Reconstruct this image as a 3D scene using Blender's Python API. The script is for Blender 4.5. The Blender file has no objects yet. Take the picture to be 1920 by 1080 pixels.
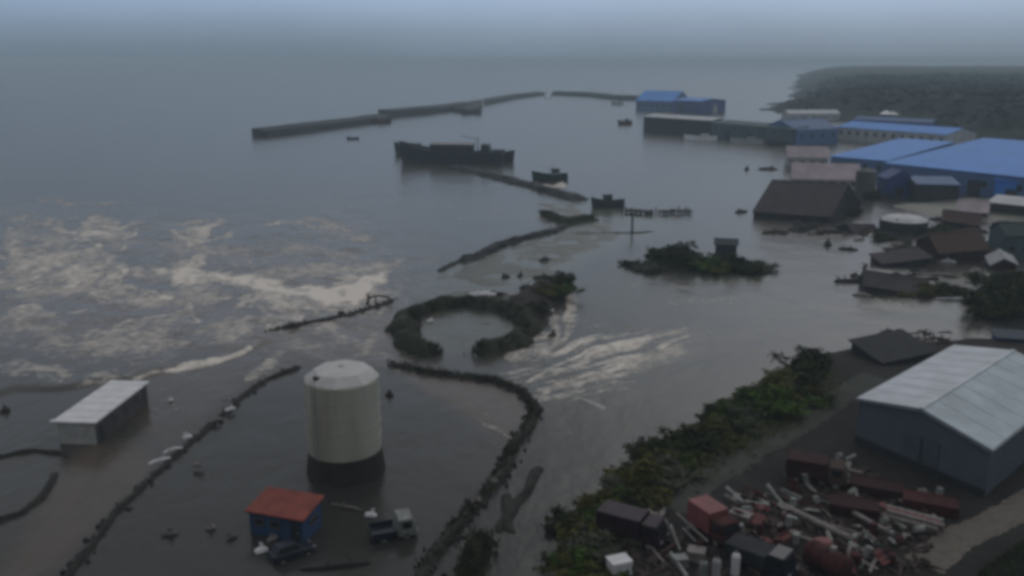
import bpy, bmesh, math, random
import numpy as np
from mathutils import Vector, Matrix

R = math.radians
rnd = random.Random(7)
scn = bpy.context.scene
COL = scn.collection

# ------------------------------------------------------------------ camera
F = 1663.0                       # focal length in photo pixels (1920 wide)
PITCH = math.atan(430 / F)
H = 40.0
cam_d = bpy.data.cameras.new('camera')
cam = bpy.data.objects.new('camera', cam_d)
COL.objects.link(cam)
cam.location = (0, 0, H)
cam.rotation_euler = (R(90) - PITCH, 0, 0)
cam_d.sensor_width = 36
cam_d.lens = 36 * F / 1920
cam_d.clip_start = 0.5
cam_d.clip_end = 40000
scn.camera = cam

# ------------------------------------------------------------------ sky
w = bpy.data.worlds.new('World')
scn.world = w
w.use_nodes = True
nt = w.node_tree
nt.nodes.clear()
N = nt.nodes.new
L = nt.links.new
out = N('ShaderNodeOutputWorld')
bg = N('ShaderNodeBackground')
tc = N('ShaderNodeTexCoord')
sep = N('ShaderNodeSeparateXYZ')
L(tc.outputs['Generated'], sep.inputs[0])
ramp = N('ShaderNodeValToRGB')
mr = N('ShaderNodeMapRange')
mr.inputs[1].default_value = -0.05
mr.inputs[2].default_value = 0.45
L(sep.outputs['Z'], mr.inputs[0])
L(mr.outputs[0], ramp.inputs[0])
el = ramp.color_ramp.elements
def stop(z, c):
    p = (z + 0.05) / 0.5
    e = el.new(min(1, max(0, p)))
    e.color = (*c, 1)
el[0].position = 0.0
el[0].color = (0.126, 0.168, 0.212, 1)
el[1].position = 1.0
el[1].color = (0.325, 0.335, 0.345, 1)
stop(0.0, (0.131, 0.175, 0.220))
stop(0.012, (0.142, 0.190, 0.246))
stop(0.030, (0.172, 0.232, 0.312))
stop(0.060, (0.236, 0.322, 0.445))
stop(0.15, (0.265, 0.335, 0.44))
# soft cloud banks
noi = N('ShaderNodeTexNoise')
noi.inputs['Scale'].default_value = 2.3
noi.inputs['Detail'].default_value = 4
noi.inputs['Roughness'].default_value = 0.5
mp = N('ShaderNodeMapping')
mp.inputs['Scale'].default_value = (1, 1, 3.0)
L(tc.outputs['Generated'], mp.inputs[0])
L(mp.outputs[0], noi.inputs['Vector'])
cl = N('ShaderNodeMapRange')
cl.inputs[1].default_value = 0.3
cl.inputs[2].default_value = 0.7
cl.inputs[3].default_value = 0.9
cl.inputs[4].default_value = 1.1
L(noi.outputs[0], cl.inputs[0])
# the cloud is thicker to the left (west)
lf = N('ShaderNodeMapRange')
lf.interpolation_type = 'SMOOTHSTEP'
lf.inputs[1].default_value = -0.5
lf.inputs[2].default_value = -0.05
lf.inputs[3].default_value = 0.84
lf.inputs[4].default_value = 1.0
L(sep.outputs['X'], lf.inputs[0])
m1 = N('ShaderNodeMath'); m1.operation = 'MULTIPLY'
L(cl.outputs[0], m1.inputs[0]); L(lf.outputs[0], m1.inputs[1])
vm = N('ShaderNodeVectorMath'); vm.operation = 'SCALE'
L(ramp.outputs[0], vm.inputs[0]); L(m1.outputs[0], vm.inputs['Scale'])
sky = N('ShaderNodeTexSky')
sky.sky_type = 'NISHITA'
sky.sun_disc = False
sky.sun_elevation = R(35)
sky.sun_rotation = R(25)
sky.dust_density = 4
sk = N('ShaderNodeVectorMath'); sk.operation = 'SCALE'
sk.inputs['Scale'].default_value = 0.05
L(sky.outputs[0], sk.inputs[0])
mix = N('ShaderNodeMixRGB')
mix.inputs[0].default_value = 0.06
L(vm.outputs[0], mix.inputs[1]); L(sk.outputs[0], mix.inputs[2])
L(mix.outputs[0], bg.inputs[0])
bg.inputs[1].default_value = 1.0
L(bg.outputs[0], out.inputs[0])

# ------------------------------------------------------------------ sun (behind thick cloud, dusk)
sd = bpy.data.lights.new('sun', 'SUN')
so = bpy.data.objects.new('sun', sd)
COL.objects.link(so)
sd.energy = 0.16
sd.angle = R(40)
sd.color = (1.0, 0.95, 0.9)
az, elv = R(25), R(35)
dv = Vector((math.sin(az) * math.cos(elv), math.cos(az) * math.cos(elv), math.sin(elv)))
so.rotation_euler = (-dv).to_track_quat('-Z', 'Y').to_euler()
so.location = (60, 130, 300)

# ------------------------------------------------------------------ exposure and render
scn.view_settings.view_transform = 'Standard'
scn.view_settings.look = 'None'
scn.view_settings.exposure = 0.48
scn.view_settings.gamma = 1.0
scn.view_settings.use_curve_mapping = False
scn.render.engine = 'CYCLES'
cy = scn.cycles
cy.use_denoising = True
cy.max_bounces = 6
cy.diffuse_bounces = 2
cy.glossy_bounces = 3
cy.transmission_bounces = 2
cy.volume_bounces = 0
cy.use_fast_gi = False
cy.pixel_filter_type = 'BLACKMAN_HARRIS'
cy.filter_width = 4.0            # a phone video frame: soft

# ------------------------------------------------------------------ placing helpers
def P(x, y, z=0.0):
    """ground point seen at photo pixel (x, y) on the level z"""
    dx = (x - 960) / F
    dy = (540 - y) / F
    d = (dx, math.cos(PITCH) + dy * math.sin(PITCH), -math.sin(PITCH) + dy * math.cos(PITCH))
    t = (z - H) / d[2]
    return Vector((d[0] * t, d[1] * t, z))

def pix(X, Y, Z=0.0):
    """photo pixel of world points (arrays)"""
    c, s = math.cos(PITCH), math.sin(PITCH)
    dep = Y * c - (Z - H) * s
    up = Y * s + (Z - H) * c
    dep = np.maximum(dep, 1.0)
    return 960 + F * X / dep, 540 - F * up / dep

def mpp(y, z=0):
    """metres per photo pixel across, at ground pixel row y"""
    p = P(960, y, z)
    return (p.y * math.cos(PITCH) + (H - z) * math.sin(PITCH)) / F

# ------------------------------------------------------------------ numpy noise
def _hash(ix, iy, seed):
    h = (ix * 374761393 + iy * 668265263 + seed * 982451653) & 0xFFFFFFFF
    h = ((h ^ (h >> 13)) * 1274126177) & 0xFFFFFFFF
    return ((h ^ (h >> 16)) & 0xFFFF) / 65535.0

def vnoise(x, y, seed=0):
    x = np.asarray(x, float); y = np.asarray(y, float)
    x0 = np.floor(x).astype(np.int64); y0 = np.floor(y).astype(np.int64)
    fx = x - x0; fy = y - y0
    fx = fx * fx * (3 - 2 * fx); fy = fy * fy * (3 - 2 * fy)
    a = _hash(x0, y0, seed); b = _hash(x0 + 1, y0, seed)
    c = _hash(x0, y0 + 1, seed); d = _hash(x0 + 1, y0 + 1, seed)
    return (a * (1 - fx) + b * fx) * (1 - fy) + (c * (1 - fx) + d * fx) * fy

def fbm(x, y, seed=0, octs=4, gain=0.5):
    s = 0; a = 1; t = 0
    for i in range(octs):
        s = s + a * vnoise(x, y, seed + i * 17)
        t += a; a *= gain
        x = x * 2.03 + 3.1; y = y * 2.03 + 7.7
    return s / t

def sstep(a, b, x):
    t = np.clip((x - a) / (b - a), 0, 1)
    return t * t * (3 - 2 * t)

def dist_poly(X, Y, pts, closed=False):
    d = np.full(np.shape(X), 1e9)
    n = len(pts)
    for i in range(n if closed else n - 1):
        ax, ay = pts[i][:2]; bx, by = pts[(i + 1) % n][:2]
        vx, vy = bx - ax, by - ay
        t = np.clip(((X - ax) * vx + (Y - ay) * vy) / (vx * vx + vy * vy + 1e-9), 0, 1)
        d = np.minimum(d, np.hypot(X - ax - t * vx, Y - ay - t * vy))
    return d

def inside(X, Y, pts):
    r = np.zeros(np.shape(X), bool)
    n = len(pts)
    for i in range(n):
        ax, ay = pts[i][:2]; bx, by = pts[(i + 1) % n][:2]
        c = ((ay > Y) != (by > Y)) & (X < (bx - ax) * (Y - ay) / (by - ay + 1e-12) + ax)
        r ^= c
    return r

def sdf(X, Y, pts):
    d = dist_poly(X, Y, pts, True)
    return np.where(inside(X, Y, pts), d, -d)

# ------------------------------------------------------------------ materials
MATS = {}
def mat(name, col, rough=0.8, var=0.25, scale=1.5, metal=0.0, bump=0.0, bscale=8.0, spec=0.4, col2=None, ribs=0.0, rib_axis='X', ribstr=0.4, streak=False):
    if name in MATS: return MATS[name]
    m = bpy.data.materials.new(name); MATS[name] = m
    m.use_nodes = True
    t = m.node_tree; b = t.nodes['Principled BSDF']
    n = t.nodes.new; l = t.links.new
    tcn = n('ShaderNodeTexCoord')
    vec = tcn.outputs['Object']
    no = n('ShaderNodeTexNoise')
    no.inputs['Scale'].default_value = scale
    no.inputs['Detail'].default_value = 6
    no.inputs['Roughness'].default_value = 0.65
    if streak:
        mpn = n('ShaderNodeMapping'); mpn.inputs['Scale'].default_value = (1, 1, 0.15)
        l(vec, mpn.inputs[0]); l(mpn.outputs[0], no.inputs['Vector'])
    else:
        l(vec, no.inputs['Vector'])
    rp = n('ShaderNodeValToRGB')
    c2 = col2 if col2 else tuple(c * (1 - var) for c in col)
    c1 = col if col2 else tuple(min(1, c * (1 + var * 0.6)) for c in col)
    rp.color_ramp.elements[0].position = 0.35; rp.color_ramp.elements[0].color = (*c2, 1)
    rp.color_ramp.elements[1].position = 0.65; rp.color_ramp.elements[1].color = (*c1, 1)
    l(no.outputs[0], rp.inputs[0]); l(rp.outputs[0], b.inputs['Base Color'])
    b.inputs['Roughness'].default_value = rough
    b.inputs['Metallic'].default_value = metal
    b.inputs['Specular IOR Level'].default_value = spec
    last = None
    if bump > 0:
        bn = n('ShaderNodeTexNoise'); bn.inputs['Scale'].default_value = bscale; bn.inputs['Detail'].default_value = 5
        l(vec, bn.inputs['Vector'])
        bu = n('ShaderNodeBump'); bu.inputs['Strength'].default_value = bump; bu.inputs['Distance'].default_value = 0.3
        l(bn.outputs[0], bu.inputs['Height']); last = bu
    if ribs > 0:
        wv = n('ShaderNodeTexWave'); wv.bands_direction = rib_axis; wv.inputs['Scale'].default_value = ribs
        l(vec, wv.inputs['Vector'])
        bu = n('ShaderNodeBump'); bu.inputs['Strength'].default_value = ribstr; bu.inputs['Distance'].default_value = 0.05
        l(wv.outputs[1], bu.inputs['Height'])
        if last: l(last.outputs[0], bu.inputs['Normal'])
        last = bu
    if last: l(last.outputs[0], b.inputs['Normal'])
    return m

# ------------------------------------------------------------------ object helpers
def link(name, me, m, parent=None, loc=None):
    o = bpy.data.objects.new(name, me)
    COL.objects.link(o)
    if m is not None and not me.materials: me.materials.append(m)
    if parent is not None: o.parent = parent
    if loc is not None: o.location = loc
    return o

def tag(o, label, cat, group=None):
    o['label'] = label; o['category'] = cat
    if group: o['group'] = group
    return o

def thing(name, label, cat, loc=(0, 0, 0), rz=0.0, group=None, rx=0.0, ry=0.0):
    o = bpy.data.objects.new(name, None)
    o.empty_display_size = 0.3
    COL.objects.link(o)
    o.location = loc; o.rotation_euler = (rx, ry, rz)
    return tag(o, label, cat, group)

def dup(root, loc, rz, label, group=None, scale=None, rx=0.0, ry=0.0):
    r = root.copy(); COL.objects.link(r)
    r.location = loc; r.rotation_euler = (rx, ry, rz)
    if scale is not None: r.scale = scale
    r['label'] = label
    if group: r['group'] = group
    for ch in list(root.children):
        c = ch.copy(); COL.objects.link(c); c.parent = r
        for g in list(ch.children):
            d = g.copy(); COL.objects.link(d); d.parent = c
    return r

class MB:
    def __init__(s): s.v = []; s.f = []
    def poly(s, pts):
        i = len(s.v); s.v += [tuple(p) for p in pts]; s.f.append(tuple(range(i, i + len(pts)))); return s
    def hexa(s, b, t):
        """bottom quad b, top quad t (both anticlockwise from above)"""
        i = len(s.v); s.v += [tuple(p) for p in b] + [tuple(p) for p in t]
        s.f += [(i+3, i+2, i+1, i), (i+4, i+5, i+6, i+7)]
        for k in range(4):
            j = (k + 1) % 4
            s.f.append((i+k, i+j, i+4+j, i+4+k))
        return s
    def box(s, x0, x1, y0, y1, z0, z1):
        return s.hexa([(x0,y0,z0),(x1,y0,z0),(x1,y1,z0),(x0,y1,z0)], [(x0,y0,z1),(x1,y0,z1),(x1,y1,z1),(x0,y1,z1)])
    def bar(s, a, b, wd, ht=None):
        a = Vector(a); b = Vector(b); ht = ht or wd
        d = (b - a).normalized()
        up = Vector((0,0,1)) if abs(d.z) < 0.95 else Vector((1,0,0))
        sd_ = d.cross(up).normalized() * wd / 2; u = sd_.cross(d).normalized() * ht / 2
        i = len(s.v)
        for p in (a, b):
            s.v += [tuple(p - sd_ - u), tuple(p + sd_ - u), tuple(p + sd_ + u), tuple(p - sd_ + u)]
        s.f += [(i, i+1, i+2, i+3), (i+7, i+6, i+5, i+4)]
        for k in range(4):
            j = (k+1) % 4; s.f.append((i+k, i+4+k, i+4+j, i+j))
        return s
    def tube(s, pts, r, n=10, cap=True):
        pts = [Vector(p) for p in pts]
        rr = r if isinstance(r, (list, tuple)) else [r] * len(pts)
        base = len(s.v)
        for k, p in enumerate(pts):
            d = (pts[min(k+1, len(pts)-1)] - pts[max(k-1, 0)]).normalized()
            up = Vector((0,0,1)) if abs(d.z) < 0.9 else Vector((1,0,0))
            a = d.cross(up).normalized(); b = a.cross(d).normalized()
            for j in range(n):
                t = 2*math.pi*j/n
                s.v.append(tuple(p + (a*math.cos(t) + b*math.sin(t)) * rr[k]))
        for k in range(len(pts)-1):
            for j in range(n):
                q = (j+1) % n
                s.f.append((base+k*n+j, base+k*n+q, base+(k+1)*n+q, base+(k+1)*n+j))
        if cap:
            s.f.append(tuple(base+j for j in range(n))[::-1])
            s.f.append(tuple(base+(len(pts)-1)*n+j for j in range(n)))
        return s
    def lathe(s, prof, n=32, off=0.0):
        base = len(s.v)
        for (r, z) in prof:
            for j in range(n):
                t = 2*math.pi*j/n + off
                s.v.append((r*math.cos(t), r*math.sin(t), z))
        for k in range(len(prof)-1):
            for j in range(n):
                q = (j+1) % n
                s.f.append((base+k*n+j, base+k*n+q, base+(k+1)*n+q, base+(k+1)*n+j))
        s.f.append(tuple(base+j for j in range(n))[::-1])
        s.f.append(tuple(base+(len(prof)-1)*n+j for j in range(n)))
        return s
    def mesh(s, name):
        me = bpy.data.meshes.new(name)
        me.from_pydata(s.v, [], s.f); me.validate(); me.update()
        return me
    def build(s, name, m, parent=None, bevel=0, smooth=False, loc=None):
        me = s.mesh(name)
        if bevel:
            bm = bmesh.new(); bm.from_mesh(me)
            bmesh.ops.remove_doubles(bm, verts=bm.verts, dist=0.0005)
            bmesh.ops.bevel(bm, geom=bm.edges[:], offset=bevel, segments=1, affect='EDGES', clamp_overlap=True)
            bm.to_mesh(me); bm.free()
        if smooth:
            for p in me.polygons: p.use_smooth = True
        return link(name, me, m, parent, loc)

def np_mesh(name, V, Fq, attrs=None, smooth=True):
    me = bpy.data.meshes.new(name)
    V = np.ascontiguousarray(V, np.float32); Fq = np.ascontiguousarray(Fq, np.int32)
    k = Fq.shape[1]
    me.vertices.add(len(V)); me.vertices.foreach_set('co', V.ravel())
    me.loops.add(Fq.size); me.loops.foreach_set('vertex_index', Fq.ravel())
    me.polygons.add(len(Fq))
    me.polygons.foreach_set('loop_start', np.arange(0, Fq.size, k, dtype=np.int32))
    me.polygons.foreach_set('loop_total', np.full(len(Fq), k, np.int32))
    me.polygons.foreach_set('use_smooth', np.full(len(Fq), smooth, bool))
    if attrs:
        for an, av in attrs.items():
            a = me.attributes.new(an, 'FLOAT', 'POINT')
            a.data.foreach_set('value', np.ascontiguousarray(av, np.float32).ravel())
    me.update(); me.validate()
    return me

# ------------------------------------------------------------------ colours of the place
M_concrete = mat('concrete', (0.13, 0.13, 0.13), 0.9, 0.3, 0.8, bump=0.4, bscale=3)
M_dark_concrete = mat('dark_wet_concrete', (0.028, 0.03, 0.034), 0.7, 0.4, 0.5, bump=0.4, bscale=2)
M_blue_roof = mat('blue_roof_sheet', (0.045, 0.215, 0.62), 0.6, 0.15, 0.15, ribs=1.2, bump=0.1)
M_blue_deep = mat('deep_blue_sheet', (0.018, 0.04, 0.17), 0.6, 0.2, 0.3, ribs=2)
M_blue_bright = mat('bright_blue_sheet', (0.03, 0.16, 0.55), 0.5, 0.15, 0.3, ribs=2)
M_blue_grey = mat('blue_grey_sheet', (0.055, 0.115, 0.25), 0.6, 0.2, 0.3, ribs=2)
M_pale_wall = mat('pale_plaster', (0.34, 0.34, 0.35), 0.85, 0.25, 0.6, streak=True)
M_pale_roof = mat('pale_roof_sheet', (0.42, 0.43, 0.45), 0.6, 0.15, 0.2, ribs=1.5)
M_pink_roof = mat('faded_pink_roof', (0.34, 0.28, 0.30), 0.8, 0.2, 0.3, ribs=1.5)
M_teal_wall = mat('teal_wall', (0.055, 0.085, 0.095), 0.8, 0.3, 0.3, streak=True)
M_dark_wall = mat('dark_wall', (0.022, 0.024, 0.03), 0.85, 0.4, 0.6, streak=True)
M_brown_roof = mat('dark_brown_roof', (0.05, 0.04, 0.045), 0.85, 0.3, 0.3, ribs=2, bump=0.3)
M_glass = mat('window_glass', (0.02, 0.022, 0.025), 0.12, 0.1)
M_frame = mat('window_frame_paint', (0.10, 0.10, 0.10), 0.6, 0.2)
M_white_paint = mat('white_paint', (0.66, 0.65, 0.67), 0.6, 0.14, 0.8, streak=True)
M_tank = mat('tank_cream_paint', (0.41, 0.41, 0.345), 0.55, 0.22, 0.5, streak=True, bump=0.05, col2=(0.315, 0.30, 0.24))
M_tank_roof = mat('tank_roof_paint', (0.50, 0.48, 0.47), 0.6, 0.15, 0.5)
M_earth = mat('wet_dark_earth', (0.03, 0.027, 0.022), 0.9, 0.45, 0.7, bump=0.9, bscale=2.2)
M_olive_earth = mat('grassy_dark_earth', (0.027, 0.03, 0.017), 0.95, 0.45, 0.5, bump=0.9, bscale=2.5)
M_rock = mat('dark_wet_rock', (0.022, 0.025, 0.027), 0.75, 0.4, 0.6, bump=1.0, bscale=1.5)
M_red_paint = mat('red_roof_paint', (0.22, 0.05, 0.035), 0.7, 0.3, 0.9)
M_blue_paint = mat('blue_wall_paint', (0.025, 0.065, 0.15), 0.6, 0.25, 0.8, streak=True)
M_rust = mat('rust_red', (0.058, 0.012, 0.012), 0.85, 0.5, 1.2, bump=0.3)
M_rust_dark = mat('dark_rust', (0.034, 0.009, 0.010), 0.9, 0.4, 1.5, bump=0.3)
M_rust_brown = mat('brown_rust', (0.07, 0.042, 0.034), 0.9, 0.4, 2, bump=0.3)
M_faded_red = mat('faded_red_paint', (0.20, 0.062, 0.064), 0.6, 0.25, 1)
M_plum = mat('plum_paint', (0.022, 0.008, 0.016), 0.6, 0.3, 1)
M_pale_pipe = mat('pale_weathered_steel', (0.24, 0.21, 0.20), 0.7, 0.35, 2, bump=0.1)
M_galv = mat('dull_galvanised_steel', (0.22, 0.23, 0.22), 0.55, 0.4, 2)
M_wood = mat('grey_weathered_wood', (0.15, 0.13, 0.11), 0.9, 0.35, 3, bump=0.3)
M_dark_wood = mat('dark_wet_wood', (0.035, 0.03, 0.027), 0.85, 0.4, 3, bump=0.3)
M_tyre = mat('rubber', (0.015, 0.015, 0.015), 0.9, 0.2)
M_hull_dark = mat('dark_hull_paint', (0.014, 0.019, 0.024), 0.55, 0.3, 0.6)
M_hull_green = mat('dark_green_hull_paint', (0.012, 0.03, 0.026), 0.55, 0.3, 0.6)
M_deck = mat('pinkish_deck_paint', (0.26, 0.24, 0.25), 0.8, 0.2, 0.5)
M_car_paint = mat('navy_car_paint', (0.018, 0.022, 0.035), 0.3, 0.2, 1)
M_leaf = [mat('leaf_dark_green', (0.033, 0.040, 0.013), 0.85, 0.4, 0.8, spec=0.15),
          mat('leaf_olive_green', (0.078, 0.078, 0.02), 0.85, 0.4, 0.8, spec=0.15),
          mat('leaf_grey_green', (0.075, 0.082, 0.055), 0.85, 0.35, 0.8, spec=0.2),
          mat('leaf_vivid_green', (0.05, 0.088, 0.014), 0.85, 0.35, 0.8, spec=0.15)]
M_bark = mat('bark', (0.03, 0.025, 0.02), 0.95, 0.3, 3)

# ------------------------------------------------------------------ ground masks (photo outlines laid on the ground plane)
TANK_YARD = [(560,690),(480,730),(400,795),(330,855),(240,940),(150,1050),(60,1300),(640,1300),(790,1070),(850,1000),(900,940),(950,850),(1005,765),(960,725),(850,705),(740,690)]
YARD_PX = [(1000,1110),(1040,1010),(1095,940),(1180,862),(1290,795),(1370,735),(1450,690),(1520,668),(1640,648),(1800,640),(1990,640),(2500,700),(2700,1350),(960,1350)]

def w2(pts, z=0.0):
    return [tuple(P(x, y, z)[:2]) for x, y in pts]

# ------------------------------------------------------------------ WATER: one sheet to the horizon
def build_water():
    nc = 760
    azs = np.concatenate([np.linspace(-85, -36, 60)[:-1], np.linspace(-36, 36, nc), np.linspace(36, 85, 60)[1:]])
    rows = np.concatenate([np.linspace(1500, 1130, 40)[:-1], np.linspace(1130, 160, 520), np.linspace(160, 119, 60)[1:]])
    rad = []
    for y in rows:
        rad.append(P(960, y).y)
    rad = np.array(rad)
    rad[-1] = 9000
    A, Rr = np.meshgrid(np.radians(azs), rad)
    # rows follow constant distance along the view axis near the middle, constant radius outside
    X = Rr * np.tan(np.clip(A, R(-40), R(40))) * 1.0
    Y = Rr.copy()
    over = np.abs(A) > R(40)
    X = np.where(over, np.sign(A) * Rr * (math.tan(R(40)) + (np.abs(A) - R(40)) * 1.8), X)
    far = np.hypot(X, Y)
    k = np.minimum(1, 9200 / np.maximum(far, 1))
    X *= k; Y *= k
    px, py = pix(X, Y)
    # irregular edges for every mask
    wx = (fbm(X * 0.09, Y * 0.05, 5, 4) - 0.5); wy = (fbm(X * 0.09 + 40, Y * 0.05 + 9, 6, 4) - 0.5)
    sc = np.clip((py - 110) / 430, 0.12, 2.0)
    qx = px + wx * 70 * sc; qy = py + wy * 46 * sc
    foam = np.zeros(X.shape); mud = np.zeros(X.shape); grn = np.zeros(X.shape); dark = np.zeros(X.shape)
    st1 = fbm(qx * 0.018, qy * 0.085, 21, 5, 0.6)
    st2 = fbm(qx * 0.05, qy * 0.2, 22, 5, 0.6)
    lump = fbm(qx * 0.008, qy * 0.02, 23, 4)
    fine = fbm(X * 0.8, Y * 0.4, 24, 4, 0.65)
    # broad churned water on the left
    churn = sstep(345, 440, qy) * (1 - sstep(560, 745, qy)) * (1 - sstep(640, 860, qx))
    wn1 = fbm(px * 0.006, py * 0.016, 61, 3) - .5; wn2 = fbm(px * 0.006 + 9, py * 0.016 + 4, 62, 3) - .5
    sw = fbm((px + 300 * wn1) * 0.0065, (py + 130 * wn2) * 0.021, 63, 5, 0.5)
    rid = 1 - np.abs(sw - 0.5) * 2
    brk = 0.45 + 0.75 * sstep(.35, .65, fbm(X * 0.35, Y * 0.16, 64, 5, 0.65))
    foam += churn * sstep(0.47, 0.62, sw) * 0.46 * brk * (0.45 + 0.55 * sstep(400, 500, qy))
    foam += churn * sstep(0.90, 0.985, rid) * 0.42 * sstep(.3, .55, lump) * brk * 1.25
    foam += churn * sstep(0.52, 0.68, st2) * 0.22
    dark += churn * sstep(0.5, 0.38, sw) * 0.5 if False else churn * (1 - sstep(0.38, 0.5, sw)) * 0.45
    mud += churn * (0.22 + 0.7 * sstep(0.4, 0.65, lump)) * sstep(430, 560, qy)
    def strip(pts, hw, s, cut=0.42, soft=0.2, arr=None, fr=st2):
        nonlocal foam
        d = dist_poly(qx, qy, pts)
        d = d + hw * 0.75 * (fbm(X * 0.30, Y * 0.14, 65, 4, .6) - .5) * 2
        m = (1 - sstep(hw * 0.1, hw, d)) * s * (0.5 + 0.5 * sstep(cut, cut + soft, fr))
        foam = np.maximum(foam, m)
    strip([(330,516),(420,524),(520,537),(600,551),(680,553),(730,530)], 24, 1.0, 0.3)
    strip([(560,552),(640,556),(700,548)], 9, 1.0, 0.1)
    strip([(740,500),(800,480),(760,520)], 26, 0.22)
    strip([(330,470),(440,480),(560,470),(660,480)], 20, 0.34, 0.4, fr=st1)
    strip([(20,560),(150,545),(260,565),(420,560)], 26, 0.42, 0.4, fr=st1)
    strip([(0,610),(160,650),(320,640),(450,610)], 34, 0.40, 0.4, fr=st1)
    strip([(640,650),(760,690),(740,720)], 18, 0.25, 0.4)
    strip([(480,520),(610,500),(740,500)], 24, 0.5)
    strip([(180,480),(240,508),(330,514)], 14, 0.5)
    strip([(560,420),(620,424),(690,440)], 16, 0.38)
    strip([(60,378),(140,384),(240,380)], 10, 0.4)
    strip([(0,400),(60,430)], 16, 0.35)
    strip([(200,470),(250,455),(320,470),(330,500)], 26, 0.28)
    strip([(600,425),(660,455),(740,470)], 22, 0.22)
    strip([(250,712),(310,692),(370,680),(430,670),(470,655)], 7, 0.75, 0.2)
    strip([(0,690),(120,712),(250,708)], 26, 0.42)
    strip([(270,740),(300,755),(310,765)], 12, 0.35)
    strip([(480,720),(510,700),(525,675)], 15, 0.5)
    strip([(505,612),(530,615),(560,600)], 9, 0.5)
    strip([(640,372),(820,380),(960,400)], 26, 0.16)
    strip([(540,600),(620,585),(720,565)], 10, 0.22)
    strip([(820,500),(880,478),(930,460)], 6, 0.28)
    strip([(330,365),(420,352)], 26, 0.10)
    # swirling overflow right of the ring bund
    ang = math.atan2(-54, 215)
    fu = px * math.cos(ang) + py * math.sin(ang) + wn1 * 60; fv = -px * math.sin(ang) + py * math.cos(ang) + wn2 * 36
    flow = sstep(-34, 30, sdf(qx, qy, [(930,700),(1050,640),(1130,622),(1300,622),(1330,650),(1225,690),(1140,730),(1075,755),(990,738)]))
    flow = flow * (0.4 + 0.6 * sstep(.3, .6, fbm(px * 0.012, py * 0.03, 73, 3)))
    fs = fbm(fu * 0.008, fv * 0.17, 71, 5, 0.58)
    foam = np.maximum(foam, flow * (0.10 + 0.62 * sstep(0.47, 0.58, fs) * (0.5 + 0.5 * sstep(.35, .6, fbm(fu * 0.02, fv * 0.03, 74, 4)))))
    for pts, hw, sg in ([(1090,550),(1092,590),(1070,640),(1030,662),(960,672)], 17, .52), ([(1010,640),(1050,630),(1055,600)], 11, .5), \
                      ([(985,716),(1060,695),(1140,672),(1200,662)], 5, .55), ([(1000,742),(1070,722),(1150,700)], 6, .5), ([(1075,745),(1100,758),(1125,762)], 6, .4), \
                      ([(1010,812),(1055,806)], 5, .22), ([(890,780),(920,795),(960,818)], 6, .34), ([(900,765),(910,775)], 5, .3):
        strip(pts, hw, sg, 0.34)
    strip([(1260,565),(1340,562),(1410,555)], 10, 0.22)
    strip([(1180,640),(1330,632),(1450,620)], 8, 0.16)
    strip([(960,400),(1020,410),(1040,430)], 6, 0.3)
    strip([(1010,345),(1060,345)], 4, 0.6, 0.2)
    strip([(1180,540),(1330,530),(1440,520)], 22, 0.12)
    # wakes and ripples caught round the town debris
    strip([(1600,556),(1650,560),(1700,566)], 7, 0.25)
    strip([(1540,440),(1620,430)], 16, 0.22)
    # mud, drowned grass, dark slicks
    def area(pts, soft):
        return sstep(-soft, soft, sdf(qx, qy, pts))
    inner = area(TANK_YARD, 9)
    mud += area([(170,820),(280,840),(300,870),(140,1050),(60,1090),(40,1300),(-200,1300),(90,940)], 30) * 0.55
    mud += area([(430,615),(560,590),(740,545),(745,575),(560,640),(430,660)], 14) * 0.6
    mud += area([(-100,575),(110,580),(160,625),(60,660),(-100,650)], 30) * 0.45
    mud += area([(300,690),(560,640),(740,600),(745,670),(560,700),(330,830),(250,780)], 25) * 0.35
    grn += area([(800,520),(910,475),(1030,435),(1090,392),(1000,372),(1110,380),(1260,420),(1210,445),(1090,500),(1000,540),(860,570),(790,560)], 10) * 0.9
    grn += area([(790,600),(870,585),(970,600),(975,635),(900,650),(830,660),(780,640)], 8) * 0.7
    grn += area([(1120,530),(1440,515),(1540,560),(1300,600),(1100,610)], 50) * 0.30
    grn += area([(1000,670),(1300,640),(1250,760),(1030,740)], 60) * 0.2
    grn += area([(1750,520),(1860,500),(1860,600),(1760,600)], 20) * 0.5
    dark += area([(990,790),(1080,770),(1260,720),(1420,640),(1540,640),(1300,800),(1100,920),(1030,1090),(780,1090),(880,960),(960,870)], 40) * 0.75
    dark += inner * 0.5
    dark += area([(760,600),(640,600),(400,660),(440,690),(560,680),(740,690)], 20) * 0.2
    mud += area([(740,690),(850,700),(965,735),(990,770),(950,820),(880,780),(800,735)], 14) * 0.7
    for (cx, cy_, rad_) in ((-16.7, 82.0, 4.3), (-19.3, 71, 4.2), (-12.0, 69.5, 2.4), (-45.2, 94.5, 6.5)):
        dd = np.abs(np.hypot(X - cx, Y - cy_) - rad_)
        foam = np.maximum(foam, (1 - sstep(0, .8, dd)) * 0.16 * sstep(.4, .6, fine))
    foam *= (1 - 0.85 * inner * (1 - (qx > 880) * 0.9))
    foam = np.clip(foam * (0.8 + 0.4 * fine), 0, 1)
    mud = np.clip(mud * (0.7 + 0.6 * fine), 0, 1)
    # surface relief
    amp = 0.035 + 0.26 * churn + 0.18 * (1 - sstep(0, 90, dist_poly(qx, qy, [(1000,700),(1180,670)])))
    amp = amp * (1 - 0.8 * inner) * (1 - sstep(500, 2500, Y))
    Z = amp * ((fbm(X * 0.16 + 0.04 * Y, Y * 0.11, 31, 5, 0.6) - 0.5) * 2.2 + (vnoise(X * 0.05, Y * 0.04, 33) - 0.5)) + foam * 0.10 * (1 - sstep(300, 900, Y))
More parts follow.
